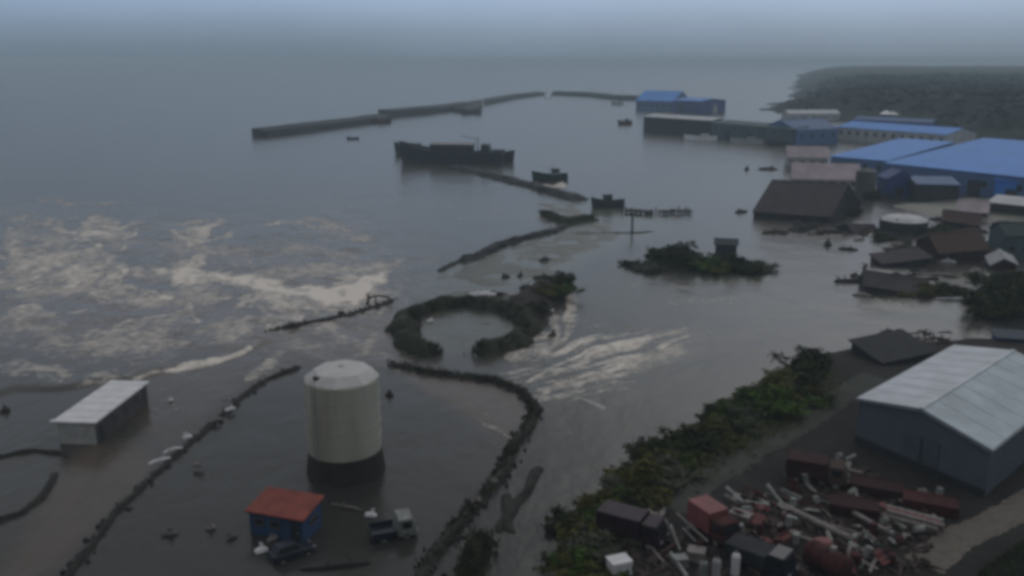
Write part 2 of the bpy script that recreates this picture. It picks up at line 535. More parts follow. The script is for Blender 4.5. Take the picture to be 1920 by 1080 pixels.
    # the surge front on the lower left stands a little higher than the water before it
    fd = qy - np.interp(qx, [0, 250, 310, 370, 430, 520], [735, 712, 692, 680, 670, 640])
    Z += 0.35 * (1 - sstep(-6, 6, fd)) * sstep(-160, -5, fd) * (1 - sstep(430, 560, qx))
    nr, ncc = X.shape
    idx = np.arange(nr * ncc).reshape(nr, ncc)
    Fq = np.stack([idx[:-1, :-1], idx[:-1, 1:], idx[1:, 1:], idx[1:, :-1]], -1).reshape(-1, 4)
    me = np_mesh('water', np.stack([X, Y, Z], -1).reshape(-1, 3), Fq,
                 dict(foam=foam.ravel(), mud=mud.ravel(), green=np.clip(grn, 0, 1).ravel(), dark=np.clip(dark, 0, 1).ravel(), churn=churn.ravel()))
    m = bpy.data.materials.new('flood_water'); m.use_nodes = True
    t = m.node_tree; b = t.nodes['Principled BSDF']; n = t.nodes.new; l = t.links.new
    def at(nm):
        a = n('ShaderNodeAttribute'); a.attribute_name = nm; return a.outputs['Fac']
    def mixc(f, c1, c2):
        x = n('ShaderNodeMixRGB'); l(f, x.inputs[0])
        if isinstance(c1, tuple): x.inputs[1].default_value = (*c1, 1)
        else: l(c1, x.inputs[1])
        x.inputs[2].default_value = (*c2, 1)
        return x.outputs[0]
    geo = n('ShaderNodeNewGeometry')
    sp = n('ShaderNodeTexNoise'); sp.inputs['Scale'].default_value = 0.02; sp.inputs['Detail'].default_value = 3
    l(geo.outputs['Position'], sp.inputs['Vector'])
    c = mixc(sp.outputs[0], (0.036, 0.037, 0.034), (0.062, 0.053, 0.046))
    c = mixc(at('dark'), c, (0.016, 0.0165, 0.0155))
    c = mixc(at('green'), c, (0.078, 0.084, 0.062))
    c = mixc(at('mud'), c, (0.112, 0.082, 0.066))
    ch = n('ShaderNodeMath'); ch.operation = 'MULTIPLY'; l(at('churn'), ch.inputs[0]); ch.inputs[1].default_value = 0.5
    c = mixc(ch.outputs[0], c, (0.175, 0.152, 0.138))
    # foam broken up by fine noise
    fn = n('ShaderNodeTexNoise'); fn.inputs['Scale'].default_value = 0.75; fn.inputs['Detail'].default_value = 8; fn.inputs['Roughness'].default_value = 0.7
    l(geo.outputs['Position'], fn.inputs['Vector'])
    def mth(op, x, y, cl_=False):
        q = n('ShaderNodeMath'); q.operation = op; q.use_clamp = cl_
        for i_, v_ in enumerate((x, y)):
            if isinstance(v_, (int, float)): q.inputs[i_].default_value = v_
            else: l(v_, q.inputs[i_])
        return q
    lace = mth('MULTIPLY', mth('SUBTRACT', fn.outputs[0], 0.5).outputs[0], 2.2).outputs[0]
    fa = at('foam')
    cov = mth('ADD', lace, mth('SUBTRACT', mth('MULTIPLY', fa, 1.35).outputs[0], 0.12).outputs[0], True).outputs[0]
    fm = mth('MULTIPLY', cov, mth('MULTIPLY', fa, 3.0, True).outputs[0], True)
    c = mixc(fm.outputs[0], c, (0.72, 0.65, 0.58))
    l(c, b.inputs['Base Color'])
    rr = n('ShaderNodeMapRange'); rr.inputs[3].default_value = 0.22; rr.inputs[4].default_value = 0.8
    l(fm.outputs[0], rr.inputs[0]); l(rr.outputs[0], b.inputs['Roughness'])
    b.inputs['IOR'].default_value = 1.33
    # ripples: two scales
    def tex(scale, stretch, detail):
        mpn = n('ShaderNodeMapping'); mpn.inputs['Scale'].default_value = stretch
        l(geo.outputs['Position'], mpn.inputs[0])
        x = n('ShaderNodeTexNoise'); x.inputs['Scale'].default_value = scale; x.inputs['Detail'].default_value = detail
        x.inputs['Roughness'].default_value = 0.6
        l(mpn.outputs[0], x.inputs['Vector']); return x.outputs[0]
    b1 = n('ShaderNodeBump'); b1.inputs['Strength'].default_value = 0.16; b1.inputs['Distance'].default_value = 0.5
    l(tex(0.45, (1, 0.6, 1), 5), b1.inputs['Height'])
    b2 = n('ShaderNodeBump'); b2.inputs['Distance'].default_value = 1.4
    l(tex(0.12, (1, 0.7, 1), 4), b2.inputs['Height']); l(b1.outputs[0], b2.inputs['Normal'])
    cs = n('ShaderNodeMapRange'); cs.inputs[3].default_value = 0.18; cs.inputs[4].default_value = 0.6
    l(at('churn'), cs.inputs[0]); l(cs.outputs[0], b2.inputs['Strength'])
    l(b2.outputs[0], b.inputs['Normal'])
    o = link('water', me, m); o['kind'] = 'structure'
build_water()

# ------------------------------------------------------------------ LAND
def mound(name, poly, h, fall, m, step=1.0, amp=0.5, fsc=0.12, z0=-0.6, seed=3, extra=None, margin=3.0):
    """raised ground inside a world polygon; returns a height function"""
    xs = [p[0] for p in poly]; ys = [p[1] for p in poly]
    def hf(X, Y):
        wob = (fbm(np.asarray(X) * fsc * 1.7, np.asarray(Y) * fsc * 1.7, seed + 5, 3) - 0.5) * fall * 0.9
        d = sdf(np.asarray(X, float), np.asarray(Y, float), poly) + wob
        z = z0 + (h - z0) * sstep(-fall * 0.6, fall, d)
        z = z + amp * (fbm(np.asarray(X) * fsc, np.asarray(Y) * fsc, seed, 5, 0.55) - 0.5) * 2 * sstep(-fall * 0.3, fall, d)
        if extra: z = z + extra(X, Y)
        return z
    gx = np.arange(min(xs) - margin, max(xs) + margin, step); gy = np.arange(min(ys) - margin, max(ys) + margin, step)
    X, Y = np.meshgrid(gx, gy)
    Z = hf(X, Y)
    d = sdf(X, Y, poly)
    keep = d > -margin
    idx = -np.ones(X.shape, int); idx[keep] = np.arange(keep.sum())
    q = np.stack([idx[:-1, :-1], idx[:-1, 1:], idx[1:, 1:], idx[1:, :-1]], -1).reshape(-1, 4)
    q = q[(q >= 0).all(1)]
    me = np_mesh(name, np.stack([X[keep], Y[keep], Z[keep]], -1), q)
    o = link(name, me, m); o['kind'] = 'structure'
    return hf

def ground_mat(name, cols, scales=(0.08, 0.35), bump=0.8, bs=1.6, rough=0.95):
    m = bpy.data.materials.new(name); m.use_nodes = True
    t = m.node_tree; b = t.nodes['Principled BSDF']; n = t.nodes.new; l = t.links.new
    g = n('ShaderNodeNewGeometry')
    def no(s, d=6):
        x = n('ShaderNodeTexNoise'); x.inputs['Scale'].default_value = s; x.inputs['Detail'].default_value = d; x.inputs['Roughness'].default_value = 0.65
        l(g.outputs['Position'], x.inputs['Vector']); return x.outputs[0]
    def rmp(s, c1, c2, a=0.4, bb=0.6):
        rp = n('ShaderNodeValToRGB'); l(s, rp.inputs[0])
        rp.color_ramp.elements[0].position = a; rp.color_ramp.elements[1].position = bb
        rp.color_ramp.elements[0].color = (*c1, 1); rp.color_ramp.elements[1].color = (*c2, 1); return rp.outputs[0]
    a = rmp(no(scales[0]), cols[0], cols[1]); c = rmp(no(scales[1]), cols[2], cols[1], 0.42, 0.62)
    mx = n('ShaderNodeMixRGB'); mx.inputs[0].default_value = 0.5; l(a, mx.inputs[1]); l(c, mx.inputs[2])
    l(mx.outputs[0], b.inputs['Base Color']); b.inputs['Roughness'].default_value = rough
    b.inputs['Specular IOR Level'].default_value = 0.25
    bu = n('ShaderNodeBump'); bu.inputs['Strength'].default_value = bump; bu.inputs['Distance'].default_value = 0.4
    l(no(bs, 8), bu.inputs['Height']); l(bu.outputs[0], b.inputs['Normal'])
    return m

MG_yard = ground_mat('yard_soil', [(0.032, 0.031, 0.027), (0.020, 0.016, 0.015), (0.036, 0.033, 0.03)])
MG_hill = ground_mat('hill_grass', [(0.03, 0.036, 0.016), (0.022, 0.024, 0.014), (0.04, 0.042, 0.022)])
MG_head = ground_mat('headland_scrub', [(0.010, 0.014, 0.010), (0.016, 0.021, 0.014), (0.008, 0.010, 0.009)], (0.012, 0.06), 1.0, 0.2)
MG_spit = ground_mat('spit_ground', [(0.105, 0.115, 0.085), (0.085, 0.085, 0.07), (0.12, 0.11, 0.095)], (0.08, 0.35), 0.4, 1.6, 0.42)
MG_mound = ground_mat('mound_soil', [(0.03, 0.03, 0.022), (0.026, 0.02, 0.018), (0.04, 0.032, 0.028)])
MG_road = ground_mat('dirt_road_gravel', [(0.17, 0.145, 0.12), (0.12, 0.105, 0.09), (0.20, 0.18, 0.155)], (0.2, 1.2), 0.5, 4)

yard_poly = w2(YARD_PX, 0.0)
def yard_rise(X, Y):      # the ground climbs towards the near right corner
    X = np.asarray(X, float); Y = np.asarray(Y, float)
    return 1.6 * sstep(38, 62, X - 0.35 * (Y - 60)) * (1 - sstep(66, 84, Y))
yard_h = mound('terrain', yard_poly, 1.6, 4.0, MG_yard, 0.7, 0.30, 0.15, -0.8, 3, yard_rise)
def YZ(x, y):
    return float(yard_h(np.array([x]), np.array([y]))[0])
def PY(x, y, lift=0.0):
    """point on the yard ground seen at a photo pixel"""
    z = 1.6
    for _ in range(5):
        p = P(x, y, z); z = YZ(p.x, p.y)
    return Vector((p.x, p.y, z + lift))

# hillside the photograph was taken from
def build_hill():
    X, Y = np.meshgrid(np.arange(-180, 181, 3.0), np.arange(-140, 49, 2.0))
    Z = 37.6 - 0.86 * np.maximum(0, Y - 1) + (fbm(X * 0.06, Y * 0.06, 41, 5) - 0.5) * 2.0 - 1.2 * sstep(-4, 10, Y)
    idx = np.arange(X.size).reshape(X.shape)
    q = np.stack([idx[:-1, :-1], idx[:-1, 1:], idx[1:, 1:], idx[1:, :-1]], -1).reshape(-1, 4)
    o = link('hillside', np_mesh('hillside', np.stack([X, Y, Z], -1).reshape(-1, 3), q), MG_hill); o['kind'] = 'structure'
build_hill()

head_poly = [(212,700),(226,610),(240,520),(236,455),(250,400),(300,330),(900,230),(1500,1200),(1500,2400),(760,2300),(430,1300),(300,900)]
def head_rise(X, Y):
    X = np.asarray(X, float); Y = np.asarray(Y, float)
    return 6.0 * sstep(500, 1600, Y) * sstep(60, 300, X - 0.25 * Y)
head_h = mound('headland', head_poly, 16.0, 58, MG_head, 5.0, 3.2, 0.02, -1.5, 13, head_rise, 60)

def ridge(name, pts, wid, hgt, m, step=0.7, seed=1, z0=-0.25, world=False):
    """earth ridge along a line of photo-ground points"""
    q = [Vector((p[0], p[1], 0)) if world else P(p[0], p[1]) for p in pts]
    ctrl = [q[0]] + q + [q[-1]]
    line = []
    for i in range(1, len(ctrl) - 2):
        a, b, c, d = ctrl[i-1], ctrl[i], ctrl[i+1], ctrl[i+2]
        n = max(2, int((c - b).length / step))
        for k in range(n):
            t = k / n
            line.append(0.5 * ((2*b) + (c-a)*t + (2*a-5*b+4*c-d)*t*t + (3*b-a-3*c+d)*t*t*t))
    line.append(q[-1])
    n = len(line)
    V = []; prof = [(-1, 0), (-0.72, 0.35), (-0.42, 0.8), (-0.15, 0.98), (0.15, 1), (0.42, 0.8), (0.72, 0.35), (1, 0)]
    for i, p in enumerate(line):
        d = (line[min(i+1, n-1)] - line[max(i-1, 0)]).normalized()
        s = Vector((d.y, -d.x, 0))
        e = min(1, i / 3 + 0.15, (n - 1 - i) / 3 + 0.15)
        k = 0.6 + 0.8 * float(fbm(np.array([p.x * 0.3]), np.array([p.y * 0.3]), seed, 3)[0])
        hh = hgt * e * (0.4 + 1.2 * float(fbm(np.array([p.x * 0.35 + 9]), np.array([p.y * 0.35]), seed + 3, 3)[0]))
        for (u, z) in prof:
            j = (float(_hash(np.array([int(p.x*50)]), np.array([int(p.y*50 + u*9)]), seed)[0]) - 0.5)
            wl = (float(fbm(np.array([p.x * 0.55 + 30]), np.array([p.y * 0.55]), seed + 8, 3)[0]) - .5) * wid * 0.5
            v = p + s * (u * wid / 2 * k + wl + j * 0.22 * wid)
            V.append((v.x, v.y, z0 + z * (hh - z0) + j * 0.12 * hgt * (z > 0)))
    mcols = len(prof); Fq = []
    for i in range(n - 1):
        for j in range(mcols - 1):
            Fq.append((i*mcols+j, (i+1)*mcols+j, (i+1)*mcols+j+1, i*mcols+j+1))
    me = np_mesh(name, np.array(V), np.array(Fq))
    o = link(name, me, m); o['kind'] = 'structure'
    return o

# ring bund with its gap towards us, and the bunds of the tank yard
ridge('ring_bund', [(818,664),(775,652),(757,622),(772,594),(820,577),(880,571),(940,577),(982,598),(990,622),(972,644),(930,656),(893,662)], 4.6, 1.6, M_olive_earth, 0.6, 2)
ridge('tank_yard_bund', [(730,684),(800,698),(860,706),(930,716),(975,734),(1005,765),(992,800),(962,838),(945,880),(905,935),(850,998),(790,1075),(760,1130)], 1.5, 0.55, M_earth, 0.5, 3)
ridge('shore_bund', [(565,688),(520,705),(470,732),(400,795),(330,855),(240,940),(180,1010),(120,1095),(90,1150)], 1.0, 0.42, M_earth, 0.5, 4)
ridge('inner_bund', [(1012,876),(990,915),(955,965),(935,1000)], 1.3, 0.5, M_earth, 0.5, 5)
ridge('low_mound', [(905,1015),(890,1050),(880,1100)], 3.0, 0.8, M_olive_earth, 0.5, 6)
ridge('low_mound', [(945,925),(952,960),(960,1000)], 1.4, 0.35, M_earth, 0.5, 16)
ridge('sunken_bund', [(-80,872),(0,856),(60,847),(100,850),(130,858)], 1.2, 0.4, M_earth, 0.5, 7)
ridge('sunken_bund', [(-80,1005),(0,975),(45,958),(85,925),(105,885)], 1.1, 0.38, M_earth, 0.5, 8)
# spit and its stone edge
ridge('spit_edge', [(862,491),(905,478),(935,462),(975,449),(1030,436),(1060,424)], 3.2, 0.9, M_rock, 0.8, 9)
ridge('spit_edge', [(822,510),(845,497),(868,488)], 1.8, 0.5, M_rock, 0.7, 10)
ridge('spit_edge', [(1020,402),(1045,414),(1070,418),(1110,410)], 5.0, 1.0, M_olive_earth, 0.8, 11)
ridge('flooded_causeway', [(1070,440),(1130,436),(1180,437),(1228,434)], 1.4, 0.22, M_rock, 0.8, 12)
ridge('mud_bar', [(500,622),(560,608),(640,592),(700,575),(738,562)], 1.6, 0.22, M_earth, 0.7, 14)
ridge('old_jetty_bank', [(850,315),(920,330),(980,345),(1040,362),(1092,376)], 7.0, 1.3, M_rock, 1.5, 15)
mound('spit', w2([(800,520),(850,500),(910,476),(975,452),(1035,437),(1075,424),(1110,412),(1190,430),(1240,436),(1180,446),(1100,480),(1060,515),(1000,530),(940,545),(880,568),(820,575),(790,560)]), 0.07, 4.0, MG_spit, 0.6, 0.36, 0.22, -0.5, 51)
mound('spit', w2([(1000,378),(1060,378),(1095,385),(1110,405),(1070,415),(1040,402),(985,380)]), 0.07, 4.0, MG_spit, 0.6, 0.36, 0.22, -0.5, 52)
mound('ring_floor', w2([(800,600),(870,588),(950,596),(970,622),(935,648),(860,655),(810,645),(785,622)]), 0.0, 3.0, MG_spit, 0.7, 0.20, 0.15, -0.4, 53)
mound('spit_mound', w2([(955,560),(1000,530),(1060,515),(1078,540),(1040,575),(1010,625),(985,630),(985,600),(940,574)]), 1.4, 3.0, MG_mound, 0.6, 0.45, 0.2, -0.6, 21)
mound('scrub_islet', w2([(1215,490),(1300,490),(1400,490),(1440,492),(1400,512),(1320,508),(1230,506)]), 0.9, 3.5, M_olive_earth, 0.8, 0.3, 0.2, -0.6, 22)
mound('scrub_islet', w2([(1640,545),(1720,530),(1800,540),(1800,552),(1720,552)]), 0.6, 2.5, M_olive_earth, 0.8, 0.25, 0.2, -0.6, 24)
mound('flooded_lot', w2([(1835,600),(1850,520),(2000,500),(2200,620),(1990,640)]), 0.9, 4, MG_yard, 1.0, 0.3, 0.2, -0.6, 25)
mound('factory_ground', w2([(1660,385),(1800,372),(2100,372),(2300,480),(1960,420),(1800,415)]), 0.8, 6, MG_spit, 2.0, 0.3, 0.1, -0.6, 26)

# ------------------------------------------------------------------ BUILDINGS
def window_part(parent, x0, x1, z0, z1, y=0.0, axis='y', wall_x=None):
    """framed window on the local front wall (y = 0) or on a side wall (x = wall_x)"""
    fr = MB(); t = 0.09
    def bx(a0, a1, b0, b1, o0, o1):
        if axis == 'y': fr.box(a0, a1, y - o1, y - o0, b0, b1)
        else:
            s = 1 if wall_x > 0 else -1
            fr.box(*sorted((wall_x + s * o0, wall_x + s * o1)), a0, a1, b0, b1)
    bx(x0, x1, z0, z0 + t, -0.05, 0.08); bx(x0, x1, z1 - t, z1, -0.05, 0.08)
    bx(x0, x0 + t, z0 + t, z1 - t, -0.05, 0.08); bx(x1 - t, x1, z0 + t, z1 - t, -0.05, 0.08)
    fo = fr.build('window', M_frame, parent)
    pn = MB()
    if axis == 'y': pn.box(x0 + t, x1 - t, y - 0.03, y - 0.004, z0 + t, z1 - t)
    else:
        s = 1 if wall_x > 0 else -1
        pn.box(*sorted((wall_x + s * 0.004, wall_x + s * 0.03)), x0 + t, x1 - t, z0 + t, z1 - t)
    pn.build('pane', M_glass, fo)
    return fo

def building(name, label, a, b, depth, wall_h, rise, m_wall, m_roof, ridge_dir='along', cat='building', z0=-0.6, over=0.35, zb=0.0,
             group=None, skew=0.0, windows=0, win_z=(1.2, 2.4), doors=(), door_m=None, tip=0.0, turn=0.0, roof2=None):
    """building whose front base runs between two ground points a, b (photo pixels or world points)"""
    A = P(*a, zb) if len(a) == 2 else Vector(a); B = P(*b, zb) if len(b) == 2 else Vector(b)
    u = B - A; wd = u.length; rz = math.atan2(u.y, u.x)
    t = thing(name, label, cat, (A.x, A.y, zb), rz, group, tip, turn)
    k = skew
    mb = MB()
    h = wall_h; D = depth
    c = [(0, 0), (wd, 0), (wd + k, D), (k, D)]
    mb.hexa([(x, y, z0) for x, y in c], [(x, y, h) for x, y in c])
    rf = MB(); th = 0.16; o = over
    if rise <= 0.01:
        rf.hexa([(c[0][0]-o, -o, h), (c[1][0]+o, -o, h), (c[2][0]+o, D+o, h), (c[3][0]-o, D+o, h)],
                [(c[0][0]-o, -o, h+.25), (c[1][0]+o, -o, h+.25), (c[2][0]+o, D+o, h+.25), (c[3][0]-o, D+o, h+.25)])
        rf.build('roof', m_roof, t)
    elif ridge_dir == 'shed':     # falls towards the front
        mb.hexa([(c[0][0], .02, h), (c[1][0], .02, h), (c[2][0], D, h), (c[3][0], D, h)],
                [(c[0][0], .02, h+.01), (c[1][0], .02, h+.01), (c[2][0], D, h+rise-.02), (c[3][0], D, h+rise-.02)])
        rf.hexa([(c[0][0]-o, -o, h-.01), (c[1][0]+o, -o, h-.01), (c[2][0]+o, D+o, h+rise), (c[3][0]-o, D+o, h+rise)],
                [(c[0][0]-o, -o, h+th), (c[1][0]+o, -o, h+th), (c[2][0]+o, D+o, h+rise+th), (c[3][0]-o, D+o, h+rise+th)])
        rf.build('roof', m_roof, t)
    elif ridge_dir == 'along':    # ridge parallel to the front
        m1 = (k/2, D/2); m2 = (wd + k/2, D/2)
        for (q, mm) in ((c[0], m1), (c[1], m2)):
            pass
        mb.poly([(0, 0, h), (k, D, h), (k/2, D/2, h + rise)]); mb.poly([(wd, 0, h), (wd + k/2, D/2, h + rise), (wd + k, D, h)])
        dz = o * rise / (D/2)
        r1 = MB().hexa([(-o, -o, h-dz), (wd+o, -o, h-dz), (wd+k/2+o, D/2, h+rise), (k/2-o, D/2, h+rise)],
                       [(-o, -o, h-dz+th), (wd+o, -o, h-dz+th), (wd+k/2+o, D/2, h+rise+th), (k/2-o, D/2, h+rise+th)])
        r2 = MB().hexa([(k/2-o, D/2, h+rise), (wd+k/2+o, D/2, h+rise), (wd+k+o, D+o, h-dz), (k-o, D+o, h-dz)],
                       [(k/2-o, D/2, h+rise+th), (wd+k/2+o, D/2, h+rise+th), (wd+k+o, D+o, h-dz+th), (k-o, D+o, h-dz+th)])
        r1.build('roof', m_roof, t); r2.build('roof', roof2 or m_roof, t)
        MB().bar((k/2-o, D/2, h+rise+th+.02), (wd+k/2+o, D/2, h+rise+th+.02), 0.4, 0.12).build('ridge_cap', m_roof, t)
    else:                         # gable towards us
        mb.poly([(0, 0, h), (wd/2, 0, h+rise), (wd, 0, h)][::-1]); mb.poly([(k, D, h), (wd/2+k, D, h+rise), (wd+k, D, h)])
        dz = o * rise / (wd/2)
        sk_ = o * k / D
        r1 = MB().hexa([(-o-sk_, -o, h-dz), (wd/2-sk_, -o, h+rise), (wd/2+k+sk_, D+o, h+rise), (k-o+sk_, D+o, h-dz)],
                       [(-o-sk_, -o, h-dz+th), (wd/2-sk_, -o, h+rise+th), (wd/2+k+sk_, D+o, h+rise+th), (k-o+sk_, D+o, h-dz+th)])
        r2 = MB().hexa([(wd/2-sk_, -o, h+rise), (wd+o-sk_, -o, h-dz), (wd+k+o+sk_, D+o, h-dz), (wd/2+k+sk_, D+o, h+rise)],
                       [(wd/2-sk_, -o, h+rise+th), (wd+o-sk_, -o, h-dz+th), (wd+k+o+sk_, D+o, h-dz+th), (wd/2+k+sk_, D+o, h+rise+th)])
        r1.build('roof', m_roof, t); r2.build('roof', roof2 or m_roof, t)
        MB().bar((wd/2-sk_, -o, h+rise+th+.02), (wd/2+k+sk_, D+o, h+rise+th+.02), 0.4, 0.12).build('ridge_cap', m_roof, t)
    mb.build('wall', m_wall, t)
    for i in range(windows):
        x = wd * (i + 0.5) / windows
        ww = min(1.6, wd / windows * 0.5) / 2
        if any(x + ww > d0 - .1 and x - ww < d1 + .1 for d0, d1, _ in doors): continue
        window_part(t, x - ww, x + ww, *win_z)
    for (d0, d1, dh) in doors:
        d_ = MB().box(d0, d1, -0.10, -0.004, 0.05, dh).build('door', door_m or M_dark_wall, t)
        MB().box(d1 - 0.25, d1 - 0.12, -0.16, -0.10, dh * .45, dh * .5).build('handle', M_galv, d_)
    return t

# --- far harbour and fish factory on the right
building('warehouse', 'far blue-roofed shed at the root of the breakwater', (1192,206), (1262,208), 40, 7.5, 7, M_blue_grey, M_blue_roof, 'along', windows=6, win_z=(2.5, 5))
building('warehouse', 'bright blue shed beside the far blue-roofed shed at the breakwater', (1262,210), (1312,213), 30, 9, 1.5, M_blue_deep, M_blue_roof, 'along', doors=((6,10,5),), windows=3, win_z=(3, 5.5))
building('hut', 'little pale blue hut at the end of the far bright blue shed', (1313,211), (1326,212), 10, 5.5, 1.5, M_pale_wall, M_blue_roof, 'along', doors=((1.5,2.8,2.4),))
building('warehouse', 'long dark quayside shed with pale roof edge standing over the harbour water', (1206,246), (1332,256), 9, 8.2, 1.1, M_dark_wall, M_pale_roof, 'shed', doors=((9,13,5),(22,26,5)), windows=7, win_z=(4.5, 6.3))
building('warehouse', 'long teal-walled quay shed continuing right of the dark quayside shed', (1332,257), (1482,272), 12, 7.4, 1.0, M_teal_wall, M_teal_wall, 'shed', doors=((10,14,4.5),(25,29,4.5)), windows=8, win_z=(4.2, 5.8))
building('building', 'low pale building in front of the dark headland', (1478,226), (1574,226), 16, 4.5, 2.0, M_pale_wall, M_pale_roof, 'along', windows=5, doors=((20,22,2.5),))
building('warehouse', 'blue-grey shed with dull teal roof between quay and factory', (1492,272), (1570,268), 24, 7, 4, M_blue_grey, M_blue_grey, 'along', windows=4, win_z=(3, 5))
building('warehouse', 'long blue factory hall with a pale stripe under its roof', (1568,262), (1772,280), 24, 6.5, 2.4, M_pale_wall, M_blue_roof, 'along', windows=12, win_z=(3, 5), roof2=M_blue_grey)
building('building', 'small hall with white roof on the dark blue building before the headland', (1648,234), (1700,236), 14, 6.5, 1.4, M_blue_deep, M_white_paint, 'shed', windows=3, win_z=(2, 4))
building('warehouse', 'dark blue building below the white-roofed small hall', (1600,240), (1745,248), 10, 5.2, 1.6, M_blue_deep, M_blue_grey, 'along', windows=6, win_z=(2, 4))
building('factory', 'huge fish factory hall under a broad blue roof', (1655,345), (1925,378), 62, 6.8, 5.0, M_blue_grey, M_blue_roof, 'shed', windows=9, win_z=(2.5, 4.5), doors=((12,17,4.5),(28,32,4.5)))
building('factory', 'lower blue-roofed wing at the left of the huge factory hall', (1555,322), (1660,332), 58, 5.5, 3.0, M_blue_grey, M_blue_roof, 'shed', windows=4, win_z=(2, 4))
building('shed', 'deep blue shed with peaked roof in front of the factory', (1660,370), (1712,370), 7, 5.6, 2.2, M_blue_deep, M_blue_deep, 'across', doors=((2.5,5,3),))
building('shed', 'dark low shed joined to the deep blue peaked shed', (1716,378), (1795,380), 9, 5.0, 1.2, M_dark_wall, M_blue_grey, 'shed', windows=3, win_z=(1.6, 3))
building('shed', 'bright blue shed at the right edge of the photo', (1862,372), (1960,380), 10, 5.4, 1.5, M_blue_bright, M_blue_bright, 'shed', doors=((3,6,3),))
building('shed', 'low shed with pale rounded roof below the bright blue shed', (1850,402), (1990,418), 7, 3.2, 1.2, M_dark_wall, M_pale_roof, 'shed', doors=((4,6,2.4),))
building('house', 'house with small pale pink roof nearest the flooded harbour basin', (1475,312), (1552,314), 12, 3.6, 3.6, M_pale_wall, M_pink_roof, 'along', windows=4)
building('house', 'long house with faded pink roof behind the dark brown roof', (1485,352), (1612,356), 15, 3.0, 4.2, M_pale_wall, M_pink_roof, 'along', windows=6)
building('building', 'big building with dark brown sagging roof standing in the flood', (1412,408), (1555,418), 27, 1.6, 6.6, M_dark_wall, M_brown_roof, 'along', skew=5)
building('building', 'dark annex at the right end of the brown-roofed building', (1545,412), (1612,398), 16, 2.4, 3.6, M_dark_wall, M_brown_roof, 'across')
building('house', 'house with rust red roof and pink ridge among the flooded wreckage', (1760,492), (1850,490), 9, 2.0, 2.6, M_rust_dark, M_rust_brown, 'along', windows=4, win_z=(0.6, 1.5), roof2=M_pink_roof, tip=R(5), turn=R(-4))
building('house', 'long low dark house half under water with overgrown roof', (1620,548), (1740,556), 8, 1.2, 2.0, M_dark_wall, M_brown_roof, 'along', tip=R(-4), turn=R(5))
building('shed', 'dark green shed at the right edge beside the rust red house', (1882,482), (1960,484), 9, 4.5, 2, M_teal_wall, M_hull_green and mat('dark_green_roof', (0.012,0.03,0.03), 0.7, 0.3), 'along', windows=3)
building('shed', 'flat dark shed sunk behind the dark house', (1655,500), (1745,498), 5, 0.5, 0.6, M_dark_wall, M_brown_roof, 'shed', tip=R(4), turn=R(-6))

building('shed', 'crooked brown shed between the octagonal tank and the factory ground', (1765,425), (1835,430), 7, 1.6, 1.8, M_dark_wall, M_rust_brown, 'along', tip=R(5), turn=R(4))
building('shed', 'half sunken grey roof left of the dark green shed', (1800,470), (1872,468), 6, .5, 1.6, M_dark_wall, M_concrete, 'along', tip=R(-6), turn=R(5))
building('shed', 'small wrecked shed with pale roof right of the rust red house', (1858,505), (1905,508), 5, 1.0, 1.2, M_rust_dark, M_pale_wall, 'across', tip=R(7), turn=R(-5))
building('shed', 'torn dark roof adrift left of the octagonal tank', (1600,438), (1650,432), 5, .2, 1.3, M_dark_wall, M_brown_roof, 'along', tip=R(8), turn=R(6))
building('house', 'low house with pinkish roof under the factory wall', (1795,408), (1850,412), 8, 1.8, 2.2, M_dark_wall, M_pink_roof, 'along', windows=3, win_z=(.7, 1.5))
# --- dark low roofs behind the grey warehouse
building('shed', 'collapsed dark roof lying low behind the grey warehouse', PY(1655,684), PY(1750,672), 6, 0.5, 0.9, M_dark_wall, mat('tar_roof', (0.02,0.02,0.024), 0.8, 0.4, 0.8, bump=0.4), 'shed', zb=1.4, tip=R(3), turn=R(-4))
building('shed', 'navy blue flat shed beyond the far end of the grey warehouse', (1868,658), (2010,668), 3, 1.9, 0.3, M_blue_deep, mat('navy_roof', (0.02,0.03,0.055), 0.7, 0.3), 'shed', doors=((4,6,2.2),))

